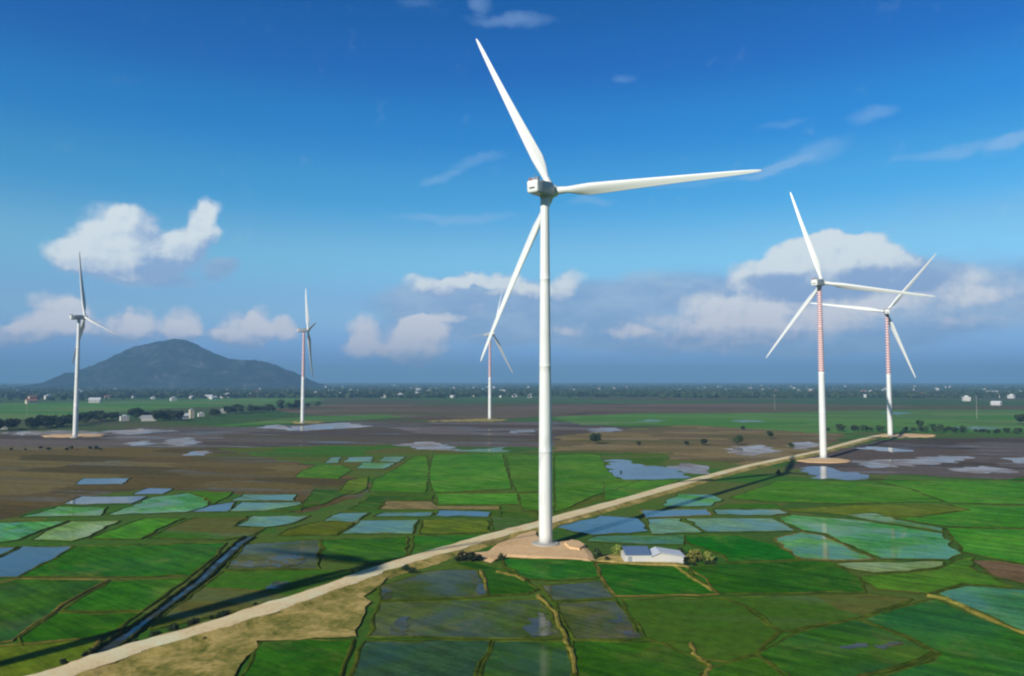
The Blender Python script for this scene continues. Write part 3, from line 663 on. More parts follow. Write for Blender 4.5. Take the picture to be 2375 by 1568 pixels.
# canal
can = [zp('A', u, v) for u, v in ((1470,755),(1420,785),(1350,850),(1265,925),(1180,1010),(1085,1080),(980,1160),(880,1235),(780,1310),(700,1365),(640,1410),(590,1440))]
canal_w = [1.4, 1.6, 1.6, 1.5, 1.4, 1.2, 1.1, 1.1, 1.3, 1.8, 2.2, 2.2]
def strip(pts, widths, z):
    vs = []; n = len(pts)
    for i, p in enumerate(pts):
        d = (pts[min(i+1, n-1)] - pts[max(i-1, 0)]).normalized(); q = Vector((-d.y, d.x, 0)); w = widths[i] if isinstance(widths, list) else widths
        vs += [(p + q * w / 2).to_3d() + Vector((0, 0, z)), (p - q * w / 2).to_3d() + Vector((0, 0, z))]
    return vs, [(2*i, 2*i+1, 2*i+3, 2*i+2) for i in range(n - 1)]
v_, f_ = strip(can, canal_w, 0.262)
tag(obj('canal_water', v_, [tuple(f) for f in f_], M['canal']), kind='structure')
mb = MB()
for s in (-1, 1):
    pts = []
    for i, p in enumerate(can):
        d = (can[min(i+1, len(can)-1)] - can[max(i-1, 0)]).normalized(); q = Vector((-d.y, d.x, 0))
        pts.append(p + q * s * (canal_w[i] / 2 + .5))
    dense = []
    for a, b in zip(pts, pts[1:]):
        for k in range(6): dense.append(a.lerp(b, k / 6))
    ridge(mb, dense, 1.15, 0.62 if s < 0 else 0.4, 70 + s)
M['bank'] = field_mat('canal_bank_weeds', (40, 54, 16), (66, 74, 28), 0, patch=0.3, rows=False)
tag(mb.build('canal_banks', M['bank']), kind='structure')

# dry verge, road and sandy pads
zcount[0] = 60
def dsheet(name, mat, zone_, pts, z, amp=.5, seed=1): return sheet(name, ragged([zp(zone_, *q) for q in pts], 3, amp, seed), M[mat], z)
dsheet('verge', 'verge', 'A', [(200,1640),(500,1500),(760,1420),(1400,1280),(2100,1030),(2420,930),(2330,980),(2220,1050),(2150,1170),(2080,1348),(1520,1366),(1380,1568),(1330,1640)], 0.27, .7, 5)
rc = [zp('A', u, v) for u, v in ((-200,1760),(100,1660),(330,1590),(560,1510),(800,1432),(1100,1345),(1400,1255),(1700,1152),(2000,1050),(2168,987))] + \
     [zp('B', u, v) for u, v in ((420,928),(600,872),(760,826),(1000,752),(1200,702),(1330,662),(1700,558),(2000,472))] + \
     [zp('C', u, v) for u, v in ((240,424),(500,354),(700,308),(960,255),(1100,214),(1300,162),(1390,158))]
def smooth_line(p, n=6):
    out = []
    for i in range(len(p) - 1):
        p0, p1, p2, p3 = p[max(i-1, 0)], p[i], p[i+1], p[min(i+2, len(p)-1)]
        for k in range(n):
            t = k / n
            out.append(.5 * ((2*p1) + (p2-p0)*t + (2*p0-5*p1+4*p2-p3)*t*t + (3*p1-p0-3*p2+p3)*t**3))
    return out + [p[-1]]
rl = smooth_line(rc)
def road_profile(pts, w, shoulder, h, wob, seed):
    r = random.Random(seed); vs = []; n = len(pts); a1 = a2 = 0
    for i, p in enumerate(pts):
        d = (pts[min(i+1, n-1)] - pts[max(i-1, 0)]).normalized(); q = Vector((-d.y, d.x, 0)); a1 = a1 * .6 + r.gauss(0, wob); a2 = a2 * .6 + r.gauss(0, wob)
        for o, z in ((w/2 + shoulder + a1, 0.02), (w/2 + a1 * .4, h), (0, h + .06), (-w/2 + a2 * .4, h), (-w/2 - shoulder + a2, 0.02)):
            vs.append((p.x + q.x * o, p.y + q.y * o, z))
    fs = [(5*i+k, 5*i+k+1, 5*i+5+k+1, 5*i+5+k) for i in range(n - 1) for k in range(4)]
    return vs, fs
v_, f_ = road_profile(rl, 4.9, 2.3, 0.86, .34, 3)
tag(obj('road_verge', v_, f_, M['verge'], smooth=True), kind='structure')
v_, f_ = road_profile(rl, 4.1, 0.5, 0.97, .24, 4)
v_ = [(x, y, max(z, .83)) for x, y, z in v_]
tag(obj('road', v_, f_, M['road'], smooth=True), kind='structure')
def mound(name, pts, mat, h, z0=0.05, amp=.6, seed=1):
    """a low flat-topped pad with sloping sides"""
    p = ragged(pts, 4, amp, seed); c = sum(p, Vector()) / len(p); n = len(p)
    vs = [(q.x, q.y, z0) for q in p] + [(c.x + (q.x - c.x) * .9, c.y + (q.y - c.y) * .9, z0 + h) for q in p]
    fs = [(i, (i+1) % n, n + (i+1) % n, n + i) for i in range(n)]
    for t in tessellate_polygon([[Vector(x) for x in vs[n:]]]):
        a, b, cc = (Vector(vs[n + i]) for i in t); f = tuple(n + i for i in t)
        fs.append(f if (b - a).cross(cc - a).z > 0 else tuple(reversed(f)))
    area = sum(p[i].x * p[(i+1) % n].y - p[(i+1) % n].x * p[i].y for i in range(n))
    if area < 0: fs = [tuple(reversed(f)) if k < n else f for k, f in enumerate(fs)]
    return tag(obj(name, vs, fs, mat), kind='structure')
mound('sand_pad', [zp('B', *q) for q in ((760,862),(900,850),(1040,772),(1180,712),(1225,716),(1235,760),(1340,790),(1440,778),(1500,795),(1545,840),(1570,880),(1560,898),(1300,884),(1040,872),(960,905)  )], M['sand'], .4, .05, .5, 11)
mound('sand_pad', [zp('C', *q) for q in ((830,305),(900,292),(1080,292),(1150,305),(1080,318),(900,316))], M['sand'], .5, .2, 1, 12)
mound('sand_pad', [zp('C', *q) for q in ((1290,160),(1330,148),(1500,146),(1650,154),(1620,164),(1400,170))], M['sand'], .5, .2, 1.5, 13)
mound('sand_pad', [zp('A', *q) for q in ((230,158),(300,150),(440,148),(620,148),(600,160),(440,166),(260,166))], M['sand'], .4, .2, 1.5, 14)
mound('sand_pad', [zp('B', *q) for q in ((560,72),(840,58),(950,54),(1060,62),(960,74),(840,72))], M['verge'], .4, .2, 2, 15)
mound('sand_pad', [zp('A', *q) for q in ((1700,76),(1780,70),(1900,72),(1880,82),(1760,84))], M['verge'], .4, .2, 2, 16)
mound('sand_heap', [zp('B', *q) for q in ((1395,800),(1430,782),(1480,790),(1520,815),(1480,840),(1420,830))], M['sand'], .5, .4, .4, 17)
mound('sand_pad', [zp('B', *q) for q in ((1560,905),(1600,880),(1720,850),(1740,905),(2090,915),(2140,940),(1900,930))], M['verge'], .2, .4, .4, 18)

# ------------------------------------------------------------------ hill
SIL = [(140,902),(172,893),(190,880),(230,852),(280,832),(330,803),(360,795),(400,787),(430,790),(470,808),(510,828),(560,838),(590,833),(620,845),(660,863),(692,882),(722,898),(750,902)]
HD = 4200.0
def hill():
    xs = [(X - CX) / FPX * HD for X, _ in SIL]; zs = [max(0, CAM_H + (HZ - Y) / FPX * HD) for _, Y in SIL]
    nx, ny = 190, 90; x0, x1 = xs[0] - 200, xs[-1] + 200; y0, y1 = HD - 650, HD + 800
    vs = []; 
    for j in range(ny):
        y = y0 + (y1 - y0) * j / (ny - 1)
        for i in range(nx):
            x = x0 + (x1 - x0) * i / (nx - 1)
            k = np.interp(x, xs, zs, left=0, right=0)
            t = (y - HD) / (650 if y < HD else 800)
            wav = mnoise.fractal(Vector((x * .0032, y * .0032, 3)), 1.0, 2.1, 5)
            prof = max(0.0, 1 - abs(t) ** 1.35 * (1 + .25 * wav)) if abs(t) < 1 else 0
            z = k * prof
            rid = mnoise.ridged_multi_fractal(Vector((x * .0060, y * .0044, 1)), 1.0, 2.0, 5, 1.0, 2.0) - 1.1
            z += min(1, k / 80) * rid * 30 * min(1, abs(t) * 3 + .22) * (1 - abs(t)) if abs(t) < 1 else 0
            vs.append((x, y, max(-0.5, z - .5)))
    fs = [(j*nx+i, j*nx+i+1, (j+1)*nx+i+1, (j+1)*nx+i) for j in range(ny-1) for i in range(nx-1)]
    m, nt, N, L, P = material('wooded_rocky_hill')
    v = nmap(N, L); n = nnoise(N, L, v, .008, 7, .7); n2 = nnoise(N, L, v, .03, 6, .7)
    f = nmath(N, L, 'ADD', nmath(N, L, 'MULTIPLY', n, .6), nmath(N, L, 'MULTIPLY', n2, .4))
    L.new(nramp(N, L, f, [(.40, (.007, .020, .024)), (.5, (.014, .030, .034)), (.56, (.040, .050, .060)), (.64, (.17, .16, .16))]), P.inputs['Base Color'])
    P.inputs['Roughness'].default_value = 1; P.inputs['Specular IOR Level'].default_value = .1; nbump(N, L, P, n2, .8, 8)
    tag(obj('hill', vs, fs, m, smooth=True), kind='structure')
hill()

# ------------------------------------------------------------------ wind turbines
HH, OV, TILT, RB = 93.0, 4.0, R(5), 54.4
def blade_mesh(pitch):
    secs = [(1.0, 1.05, 1.0, 0, 0), (2.6, 1.05, 1.0, 0, 0), (4.5, 1.35, .85, 12, .12), (8, 2.35, .5, 14, .22), (11, 2.75, .38, 12, .25), (16, 2.5, .30, 9, .25), (24, 2.05, .25, 5, .25), (33, 1.6, .22, 3, .25), (42, 1.2, .19, 1, .25), (49, .9, .17, 0, .25), (52.5, .62, .16, 0, .25), (54.0, .34, .16, 0, .25), (RB, .1, .3, 0, .25)]
    secs = [(r, ch * (.95 if r < 4 else .63), tk if r < 4 else min(.95, tk * 1.2), tw, sh) for r, ch, tk, tw, sh in secs]
    n = 18; vs = []
    for r, ch, tk, tw, sh in secs:
        rr = r / RB; y0 = .035 * r + 1.4 * rr ** 3; x0 = 0
        for i in range(n):
            a = 2 * math.pi * i / n
            if tk > .9: x, y = ch * math.cos(a), ch * math.sin(a)
            else:
                c = math.cos(a); x = ch * c + ch * sh; x = ch * (c * .95) + ch * sh
                y = ch * tk * math.sin(a) * (0.55 + .45 * (-c)) * 1.15
            t = R(tw + pitch); vs.append((x0 + x * math.cos(t) - y * math.sin(t), y0 + x * math.sin(t) + y * math.cos(t), r))
    fs = [(j*n+i, j*n+(i+1) % n, (j+1)*n+(i+1) % n, (j+1)*n+i) for j in range(len(secs)-1) for i in range(n)] + [tuple(range(n-1, -1, -1)), tuple((len(secs)-1)*n+i for i in range(n))]
    o = obj('blade', vs, fs, M['white2'], smooth=True); return o
def loft_box(secs, n_round=5):
    """rounded-rectangle sections (y, half width, z0, z1, radius)"""
    vs = []; per = 4 * (n_round + 1)
    for y, hw, z0, z1, r in secs:
        for cx, cz, a0 in ((hw - r, z1 - r, 0), (-hw + r, z1 - r, 90), (-hw + r, z0 + r, 180), (hw - r, z0 + r, 270)):
            for k in range(n_round + 1):
                a = R(a0 + 90 * k / n_round); vs.append((cx + r * math.cos(a), y, cz + r * math.sin(a)))
    fs = [(j*per+i, (j+1)*per+i, (j+1)*per+(i+1) % per, j*per+(i+1) % per) for j in range(len(secs)-1) for i in range(per)]
    fs += [tuple(range(per)), tuple((len(secs)-1)*per+i for i in reversed(range(per)))]
    return vs, fs
PB = {}
def make_turbine(base, yaw, ph, s, pitch, label, striped=None, quiet=False):
    t = empty('wind_turbine', (base.x, base.y, 0.0), -R(yaw), s)
    tag(t, label, 'wind turbine', 'wind turbines on the plain')
    RBot, RTop, HT = 1.72, 1.13, HH - 1.9
    def rad(z): return RBot + (RTop - RBot) * min(1, max(0, (z - 18) / (HT - 18)))
    zs = [0.3] + [3 + i * (HT - 3) / 30 for i in range(31)]
    flanges = [24.0, 46.2, 69.0]
    def prof(z0, z1):
        out = []; k = 40
        lv = sorted(set([z0, z1] + [z for z in zs if z0 < z < z1] + [q for f in flanges for q in (f - .12, f - .1, f + .1, f + .12) if z0 < q < z1]))
        for z in lv: out.append((rad(z) + (.012 if any(abs(z - f) < .11 for f in flanges) else 0), z))
        return out
    split = 45.8
    mb = MB(); mb.lathe(prof(0.3, split if striped else HT), 40); mb.build('tower', M['tower'], t, True)
    if striped:
        mb = MB(); mb.lathe(prof(split, HT), 40); mb.build('banded_tower_section', M[striped], t, True)
    mb = MB(); mb.lathe([(3.6, -.2), (3.6, .55), (3.3, .75), (2.2, .8), (2.2, .95), (1.7, .95)], 40); mb.build('foundation', M['concrete'], t)
    # nacelle: its tail points back along -Y, the hub sits at +Y
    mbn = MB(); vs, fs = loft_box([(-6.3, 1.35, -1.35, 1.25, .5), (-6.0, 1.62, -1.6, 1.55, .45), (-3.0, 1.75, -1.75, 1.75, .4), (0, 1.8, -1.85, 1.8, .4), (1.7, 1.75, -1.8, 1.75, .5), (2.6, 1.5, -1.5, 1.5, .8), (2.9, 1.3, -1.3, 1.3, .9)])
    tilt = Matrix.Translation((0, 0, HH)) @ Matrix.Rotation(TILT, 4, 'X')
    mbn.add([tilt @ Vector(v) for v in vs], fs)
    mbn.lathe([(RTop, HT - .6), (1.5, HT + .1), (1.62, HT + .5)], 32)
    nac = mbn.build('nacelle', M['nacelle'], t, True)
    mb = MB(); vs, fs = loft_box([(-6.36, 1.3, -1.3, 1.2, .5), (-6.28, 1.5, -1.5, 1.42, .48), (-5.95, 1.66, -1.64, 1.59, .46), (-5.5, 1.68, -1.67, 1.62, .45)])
    mb.add([tilt @ Vector(v) for v in vs], fs); rc_ = mb.build('sunlit_rear_face', M['white'], nac, True); rc_['label'] = 'nacelle rear face, its sunlit white painted in'  # rear end split off in white: the sunlit look is in its colour
    for p in nac.data.polygons: p.use_smooth = True
    mb = MB(); mb.box(-.8, .8, -6.42, -6.345, -.62, -.22); mb.v = [tuple(tilt @ Vector(v)) for v in mb.v]; mb.build('rear_vent', M['vent'], nac)
    mb = MB(); mb.box(-1.25, 1.25, -5.4, -4.9, 1.5, 2.35); mb.box(-1.4, -1.25, -5.5, -4.8, 1.45, 2.45); mb.box(1.25, 1.4, -5.5, -4.8, 1.45, 2.45); mb.v = [tuple(tilt @ Vector(v)) for v in mb.v]; mb.build('cooler', M['steel'], nac)
    mb = MB(); mb.tube([(.7, -5.9, 1.4), (.7, -5.9, 3.1)], .06); mb.tube([(.3, -5.9, 2.9), (1.1, -5.9, 2.9)], .05); mb.v = [tuple(tilt @ Vector(v)) for v in mb.v]; mb.build('weather_mast', M['steel'], nac)
    mb = MB(); mb.lathe([(.22, 1.55), (.22, 2.0), (.12, 2.2)], 12); mb.v = [tuple(tilt @ (Vector(v) + Vector((-.7, -5.9, 0)))) for v in mb.v]; mb.build('warning_light', M['redlamp'], nac)
    # rotor
    mb = MB(); pr = [(1.35, 0), (1.6, .25), (1.75, .9), (1.7, 1.8), (1.35, 2.7), (.8, 3.3), (.25, 3.55), (.02, 3.6)]
    mb.lathe(pr, 28); fl = tilt @ Matrix.Translation((0, 2.8, 0)) @ Matrix.Rotation(R(-90), 4, 'X')
    mb.v = [tuple(fl @ Vector(v)) for v in mb.v]; mb.build('hub', M['white'], t, True)
    hub = tilt @ Vector((0, OV + .1, 0))
    for k in range(3):
        if pitch not in PB: PB[pitch] = b = blade_mesh(pitch)
        else: b = PB[pitch].copy(); COL.objects.link(b)
        b.parent = t
        th = R(90 - ph - 120 * k)
        b.matrix_local = Matrix.Translation(hub) @ Matrix.Rotation(TILT, 4, 'X') @ Matrix.Rotation(th, 4, 'Y')
    return t
TURB = [
 (at(1265,1265), 33.7, 117.5, 1.005, 14, 'largest white wind turbine, nearest, plain white tower standing beside the sandy road', None),
 (at(1909,1065), 46.4, 107.5, 1.035, 16, 'wind turbine with finely banded pinkish red upper tower beside the far bend of the road', 'stripe_fine'),
 (at(2064,1012), 22.4, 50.8, 1.027, 18, 'wind turbine with boldly striped red and white tower at the road end', 'stripe'),
 (at(174,1015), 39.9, 102.4, .968, 86, 'plain white wind turbine left of the hill, grey blade pointing straight up', None),
 (at(701,982), 69.9, 3.3, .997, 78, 'wind turbine seen nearly edge-on at the right foot of the hill', 'stripe'),
 (at(1135.5,973), 119.2, 113.8, 1.0, 60, 'smallest, farthest wind turbine, partly behind the drooping blade of the nearest one', 'stripe'),
]
for a in TURB: make_turbine(*a)
make_turbine(Vector((-146.5, 25.2, 0)), -12, 44, 1.0, 28, 'white wind turbine left of the view whose long shadow crosses the fields', None)

# ------------------------------------------------------------------ trees and bushes
def leaf_cloud(nr, lobes, n, size, droop=.3):
    """leaf-sized quads scattered over overlapping lobes (cx, cy, cz, rx, ry, rz)"""
    vs = np.zeros((n * 4, 3)); wts = np.array([l[3] * l[4] + l[3] * l[5] for l in lobes]); wts = wts / wts.sum()
    pick = nr.choice(len(lobes), n, p=wts); Lb = np.array(lobes)[pick]
    d = nr.normal(size=(n, 3)); d /= np.linalg.norm(d, axis=1)[:, None]
    rad = nr.uniform(.55, 1.08, n) ** .7
    c = Lb[:, :3] + d * Lb[:, 3:] * rad[:, None]
    nrm = d * .7 + nr.normal(size=(n, 3)) * .55; nrm /= np.linalg.norm(nrm, axis=1)[:, None]
    a = np.cross(nrm, nr.normal(size=(n, 3))); a /= np.linalg.norm(a, axis=1)[:, None]; b = np.cross(nrm, a)
    s = size * nr.uniform(.6, 1.5, n)[:, None]
    vs[0::4] = c - a * s - b * s * .6; vs[1::4] = c + a * s - b * s * .6; vs[2::4] = c + a * s * .8 + b * s * .7; vs[3::4] = c - a * s * .7 + b * s * .7
    fs = [(4*i, 4*i+1, 4*i+2, 4*i+3) for i in range(n)]
    return vs.tolist(), fs
def make_tree(name, seed, h, w, n=420, size=.42, mat='leaf', nl=9, trunk=True, low=.25):
    nr = np.random.default_rng(seed); r = random.Random(seed)
    lobes = []
    for k in range(nl):
        a = r.uniform(0, 6.28); q = r.uniform(0, 1) ** .6 * w * .33; z = h * r.uniform(low + .18, .82)
        sz = w * r.uniform(.16, .28); lobes.append((q * math.cos(a), q * math.sin(a), z, sz, sz, sz * r.uniform(.7, 1.0)))
    lobes.append((0, 0, h * .6, w * .3, w * .3, h * .3))
    t = empty(name, (0, 0, 0)); v, f = leaf_cloud(nr, lobes, n, size)
    obj('crown', v, f, M[mat], t)
    if trunk:
        mb = MB(); mb.tube([(0, 0, -.2), (.1, .05, h * .25), (.05, -.1, h * .5)], [.05 * w * .6 + .08, .04 * w * .5 + .06, .05])
        for k in range(4):
            l = lobes[k]; mb.tube([(.08, 0, h * .3), (l[0] * .5, l[1] * .5, (h * .3 + l[2]) / 2), (l[0], l[1], l[2])], [.09, .06, .02], 5)
        mb.build('trunk', M['bark'], t)
    return t
def place(proto, p, s, label, cat, group=None, first=[], rz=None, sz=None):
    o = copy_tree(proto)
    o.location = (p.x, p.y, p.z); o.scale = (s, s, s * (sz or 1)); o.rotation_euler = (0, 0, rng.uniform(0, 6.28) if rz is None else rz)
    tag(o, label, cat, group); return o
def drop(root):
    for c in list(root.children): bpy.data.objects.remove(c)
    bpy.data.objects.remove(root)
tproto = [make_tree('tree', 11 + i, 8.5 + i % 3, 8 + (i * 3) % 4, 520, .5) for i in range(5)]
dproto = [make_tree('tree', 41 + i, 8, 9, 560, .5, 'leaf_dark') for i in range(3)]
bproto = [make_tree('bush', 61 + i, 2.2, 3.2, 420, .16, 'leaf_dark', 8, False, 0.0) for i in range(3)]
gproto = make_tree('bush', 71, 2.4, 3.0, 420, .17, 'leaf', 8, False, 0.0)
yproto = make_tree('bush', 75, 3.0, 5.0, 620, .2, 'leaf_yellow', 10, False, 0.05)

# single trees and bushes one can point to: (photo x, photo y of the foot, scale, prototype, name, label)
SINGLES = [
 (1378,1030,.95,dproto[0],'lone dark round tree on the grey mud flat right of the nearest tower','tree'),
 (1630,1033,.6,dproto[1],'low dark spreading tree on the brown scrub, largest there','tree'),
 (1592,1034,.4,dproto[2],'low dark bush trailing left of the spreading scrub tree','bush'),
 (1480,1034,.4,dproto[1],'small dark shrub between the lone round tree and the spreading scrub tree','bush'),
 (1712,1032,.7,tproto[1],'green tree on the scrub just left of the lilac water sheet','tree'),
 (1785,1018,.6,tproto[2],'green tree at the back edge of the scrub left of the banded tower','tree'),
 (1722,998,.5,dproto[0],'small dark tree at the front edge of the far green field','tree'),
 (1835,1040,.45,tproto[3],'small green tree on the bank of the lilac pool beside the road','tree'),
 (2368,985,1.3,dproto[2],'dark tree cut by the right edge of the far green field','tree'),
 (2132,996,.9,tproto[4],'bushy green tree right of the striped tower, tallest of its hedge','tree'),
 (1068,1302,1.0,bproto[0],'long dark bush at the road side, left end of the sandy pad','bush'),
 (1092,1303,1.1,bproto[1],'tall dark bush joining the long one at the sandy pad','bush'),
 (1110,1301,.75,bproto[2],'smaller dark bush on the right of the roadside clump','bush'),
 (938,1326,.7,bproto[0],'dark bush growing on the road verge above the dry grass','bush'),
 (955,1330,.55,bproto[2],'low dark bush just right of the verge bush','bush'),
 (1386,1294,1.0,gproto,'green shrub at the right edge of the sandy pad','bush'),
 (1408,1303,.6,bproto[1],'small brownish bush between the sandy pad and the white hut','bush'),
 (1432,1285,.7,yproto,'yellowish bush behind the left end of the white hut','bush'),
 (1444,1278,.8,gproto,'green bush tucked behind the blue grey roof of the hut','bush'),
 (1612,1303,.95,yproto,'large yellow green bush beside the right wall of the hut','bush'),
 (1640,1302,.7,yproto,'smaller yellow green bush at the right end of the hut garden','bush'),
 (1580,1290,.9,gproto,'green bush behind the right corner of the hut','bush'),
 (1592,1310,.5,bproto[0],'tiny dark plant in front of the large yellow green bush','bush'),
 (1608,1312,.45,bproto[1],'second tiny dark plant in front of the large yellow green bush','bush'),
 (1640,1310,.5,bproto[2],'tiny dark plant in front of the smaller yellow green bush','bush'),
 (1655,1309,.4,gproto,'tiny green plant at the far right of the hut garden','bush'),
 (1804,1100,.9,gproto,'green shrub below the road where the long shadow ends','bush'),
 (1160,1300,.7,gproto,'green shrub on the rice edge below the sandy pad','bush'),
 (1440,1096,.45,gproto,'small shrub on the left bank of the pond above the road','bush'),
]
for X, Y, s, pr, lb, ct in SINGLES:
    o = place(pr, at(X, Y), s, lb, ct); 
    if ct == 'bush': o.name = 'bush'
# bushes dotted along the left road edge
for i, (u, v, s) in enumerate([(790,1385,.55),(900,1340,.6),(930,1330,.5),(1010,1305,.75),(1035,1300,.6),(1120,1275,.6),(1150,1262,.65),(1240,1240,.55),(1300,1225,.7),(1330,1218,.6),(500,1462,.6),(370,1502,.5),(540,1440,.6),(1500,1160,.5),(1200,1365,.4),(850,1455,.5)]):
    place(bproto[i % 3], zp('A', u, v), s * .8, 'low dark weed clump on the edge of the road in the lower left', 'bush', 'weed clumps along the road')
# mid distance rows
def row(pts, n, s0, s1, label, group, dark=.5, jit=4):
    q = [at(*p) for p in pts]
    for i in range(n):
        t = (i + rng.random() * .8) / n * (len(q) - 1); k = min(int(t), len(q) - 2); p = q[k].lerp(q[k+1], t - k)
        p = p + Vector((rng.gauss(0, jit), rng.gauss(0, jit), 0))
        place(rng.choice(dproto if rng.random() < dark else tproto), p, rng.uniform(s0, s1), label, 'tree', group, sz=rng.uniform(.8, 1.15))
row([(-60,1004),(40,996),(120,990),(170,988)], 30, .8, 1.5, 'dark tree in the row left of the plain white turbine tower', 'trees left of the white turbine', .8, 8)
row([(190,984),(230,976),(300,972),(380,974),(396,978)], 34, .8, 1.5, 'dark tree in the row right of the plain white turbine tower', 'trees right of the white turbine', .8, 8)
row([(470,966),(560,958),(640,952),(720,944)], 44, .7, 1.4, 'dark tree in the hedge in front of the hill foot', 'trees before the hill', .8, 10)
row([(1930,1001),(2000,1000),(2050,1001)], 16, .35, .7, 'low green tree in the hedge left of the striped tower', 'hedge trees left of the striped tower', .6, 4)
row([(2080,1002),(2200,1002),(2300,1005),(2420,1006)], 30, .3, .7, 'low green tree in the hedge right of the striped tower', 'hedge trees right of the striped tower', .6, 4)
row([(-20,1044),(120,1046),(280,1042)], 12, .2, .36, 'low dark shrub on the bank before the brown mud', 'shrubs on the mud bank', .9, 4)
row([(1560,916),(1760,914),(1980,916),(2180,916),(2260,920)], 46, .9, 1.5, 'tree on the far side of the green fields at right', 'trees behind the right fields', .6, 40)
row([(-100,936),(60,932),(200,928),(320,926),(500,926),(700,918)], 60, .8, 1.5, 'tree on the far side of the green field at left', 'trees behind the left field', .6, 40)
row([(730,918),(860,922),(1000,926),(1120,920),(1250,922),(1500,920)], 60, .8, 1.5, 'tree in the village belt behind the brown fields', 'trees in the middle village belt', .6, 40)
# beyond those: one far mass of trees
def far_mass():
    nr = np.random.default_rng(5); V = []; F = []; tot = 0; vs_all = []
    n = 11000
    for i in range(n):
        Y = nr.uniform(0, 1) * 30 + 893.0
        X = nr.uniform(-150, 2520); p = at(X, Y)
        cl = mnoise.noise(Vector((p.x * .0012, p.y * .0012, 0)))
        if cl < -.25 and Y > 900: continue
        if Y > 914 and cl < -.05: continue
        if HD - 600 < p.y < HD + 750 and -2700 < p.x < -980: continue
        h = nr.uniform(6, 11); w = h * nr.uniform(.9, 1.7); k = 16 if p.y < 3000 else 9
        d = nr.normal(size=(k, 3)); d /= np.linalg.norm(d, axis=1)[:, None]
        c = np.array([p.x, p.y, h * .52]) + d * np.array([w * .45, w * .45, h * .4]) * nr.uniform(.5, 1, k)[:, None]
        a = nr.normal(size=(k, 3)); a -= d * (a * d).sum(1)[:, None] * .6; a /= np.linalg.norm(a, axis=1)[:, None]; b = np.cross(d, a)
        s = w * .3
        q = np.stack([c - a*s - b*s, c + a*s - b*s, c + a*s + b*s, c - a*s + b*s], 1).reshape(-1, 3)
        vs_all.append(q); F += [(tot + 4*j, tot + 4*j+1, tot + 4*j+2, tot + 4*j+3) for j in range(k)]; tot += 4 * k
    o = obj('distant_trees', np.concatenate(vs_all).tolist(), F, M['leaf']); tag(o, 'far belt of trees fading into haze along the horizon', 'trees', kind='stuff')
far_mass()

# ------------------------------------------------------------------ houses
def house_parts(kind, w, d, h, wall, roof, seed=0):
    """wall mesh with window recess panels, roof mesh; front faces -Y"""
    t = empty('house', (0, 0, 0)); mb = MB(); mb.box(-w/2, w/2, -d/2, d/2, -.3, h); 
    if kind == 'gable':
        mb.add([(-w/2, -d/2, h), (-w/2, d/2, h), (-w/2, 0, h + d*.3)], [(0, 2, 1)]); mb.add([(w/2, -d/2, h), (w/2, d/2, h), (w/2, 0, h + d*.3)], [(0, 1, 2)])
    mb.build('wall', M[wall], t)
    rb = MB()
    if kind == 'gable':
        e = .5; zt = h + d * .3
        for s in (-1, 1):
            rb.add([(-w/2-e, s*(d/2+e), h - e*.6), (w/2+e, s*(d/2+e), h - e*.6), (w/2+e, 0, zt + .12), (-w/2-e, 0, zt + .12), (-w/2-e, s*(d/2+e), h - e*.6 + .2), (w/2+e, s*(d/2+e), h - e*.6 + .2), (w/2+e, 0, zt + .32), (-w/2-e, 0, zt + .32)],
                   [(0,1,2,3),(4,5,6,7),(0,1,5,4),(1,2,6,5),(0,3,7,4)])
    else:
        rb.box(-w/2-.3, w/2+.3, -d/2-.3, d/2+.3, h + .003, h + .35); rb.box(-w*.2, w*.25, -d*.2, d*.25, h + .35, h + 2.2)
    rb.build('roof', M[roof], t)
    n = max(2, int(w / 3)); levels = max(1, int(h / 3.1))
    for lv in range(levels):
        for i in range(n):
            x = -w/2 + w * (i + .5) / n; wb = MB(); wb.box(x - .55, x + .55, -d/2 - .04, -d/2 + .05, 1.0 + lv * 3.1, 2.3 + lv * 3.1)
            wb.build('window' if not (lv == 0 and i == n // 2) else 'door', M['glass'], t)
    return t
hp = {'whiteflat': house_parts('flat', 11, 9, 6.5, 'plaster', 'roof_white'), 'whitegable': house_parts('gable', 14, 9, 4.2, 'plaster', 'roof_white'), 'redgable': house_parts('gable', 13, 9, 4.2, 'plaster_cream', 'roof_red'),
      'tower': house_parts('flat', 6, 8, 12.5, 'plaster_cream', 'roof_grey'), 'blueflat': house_parts('flat', 9, 9, 7.5, 'plaster_blue', 'roof_grey'), 'greygable': house_parts('gable', 18, 10, 4.5, 'plaster', 'roof_grey')}
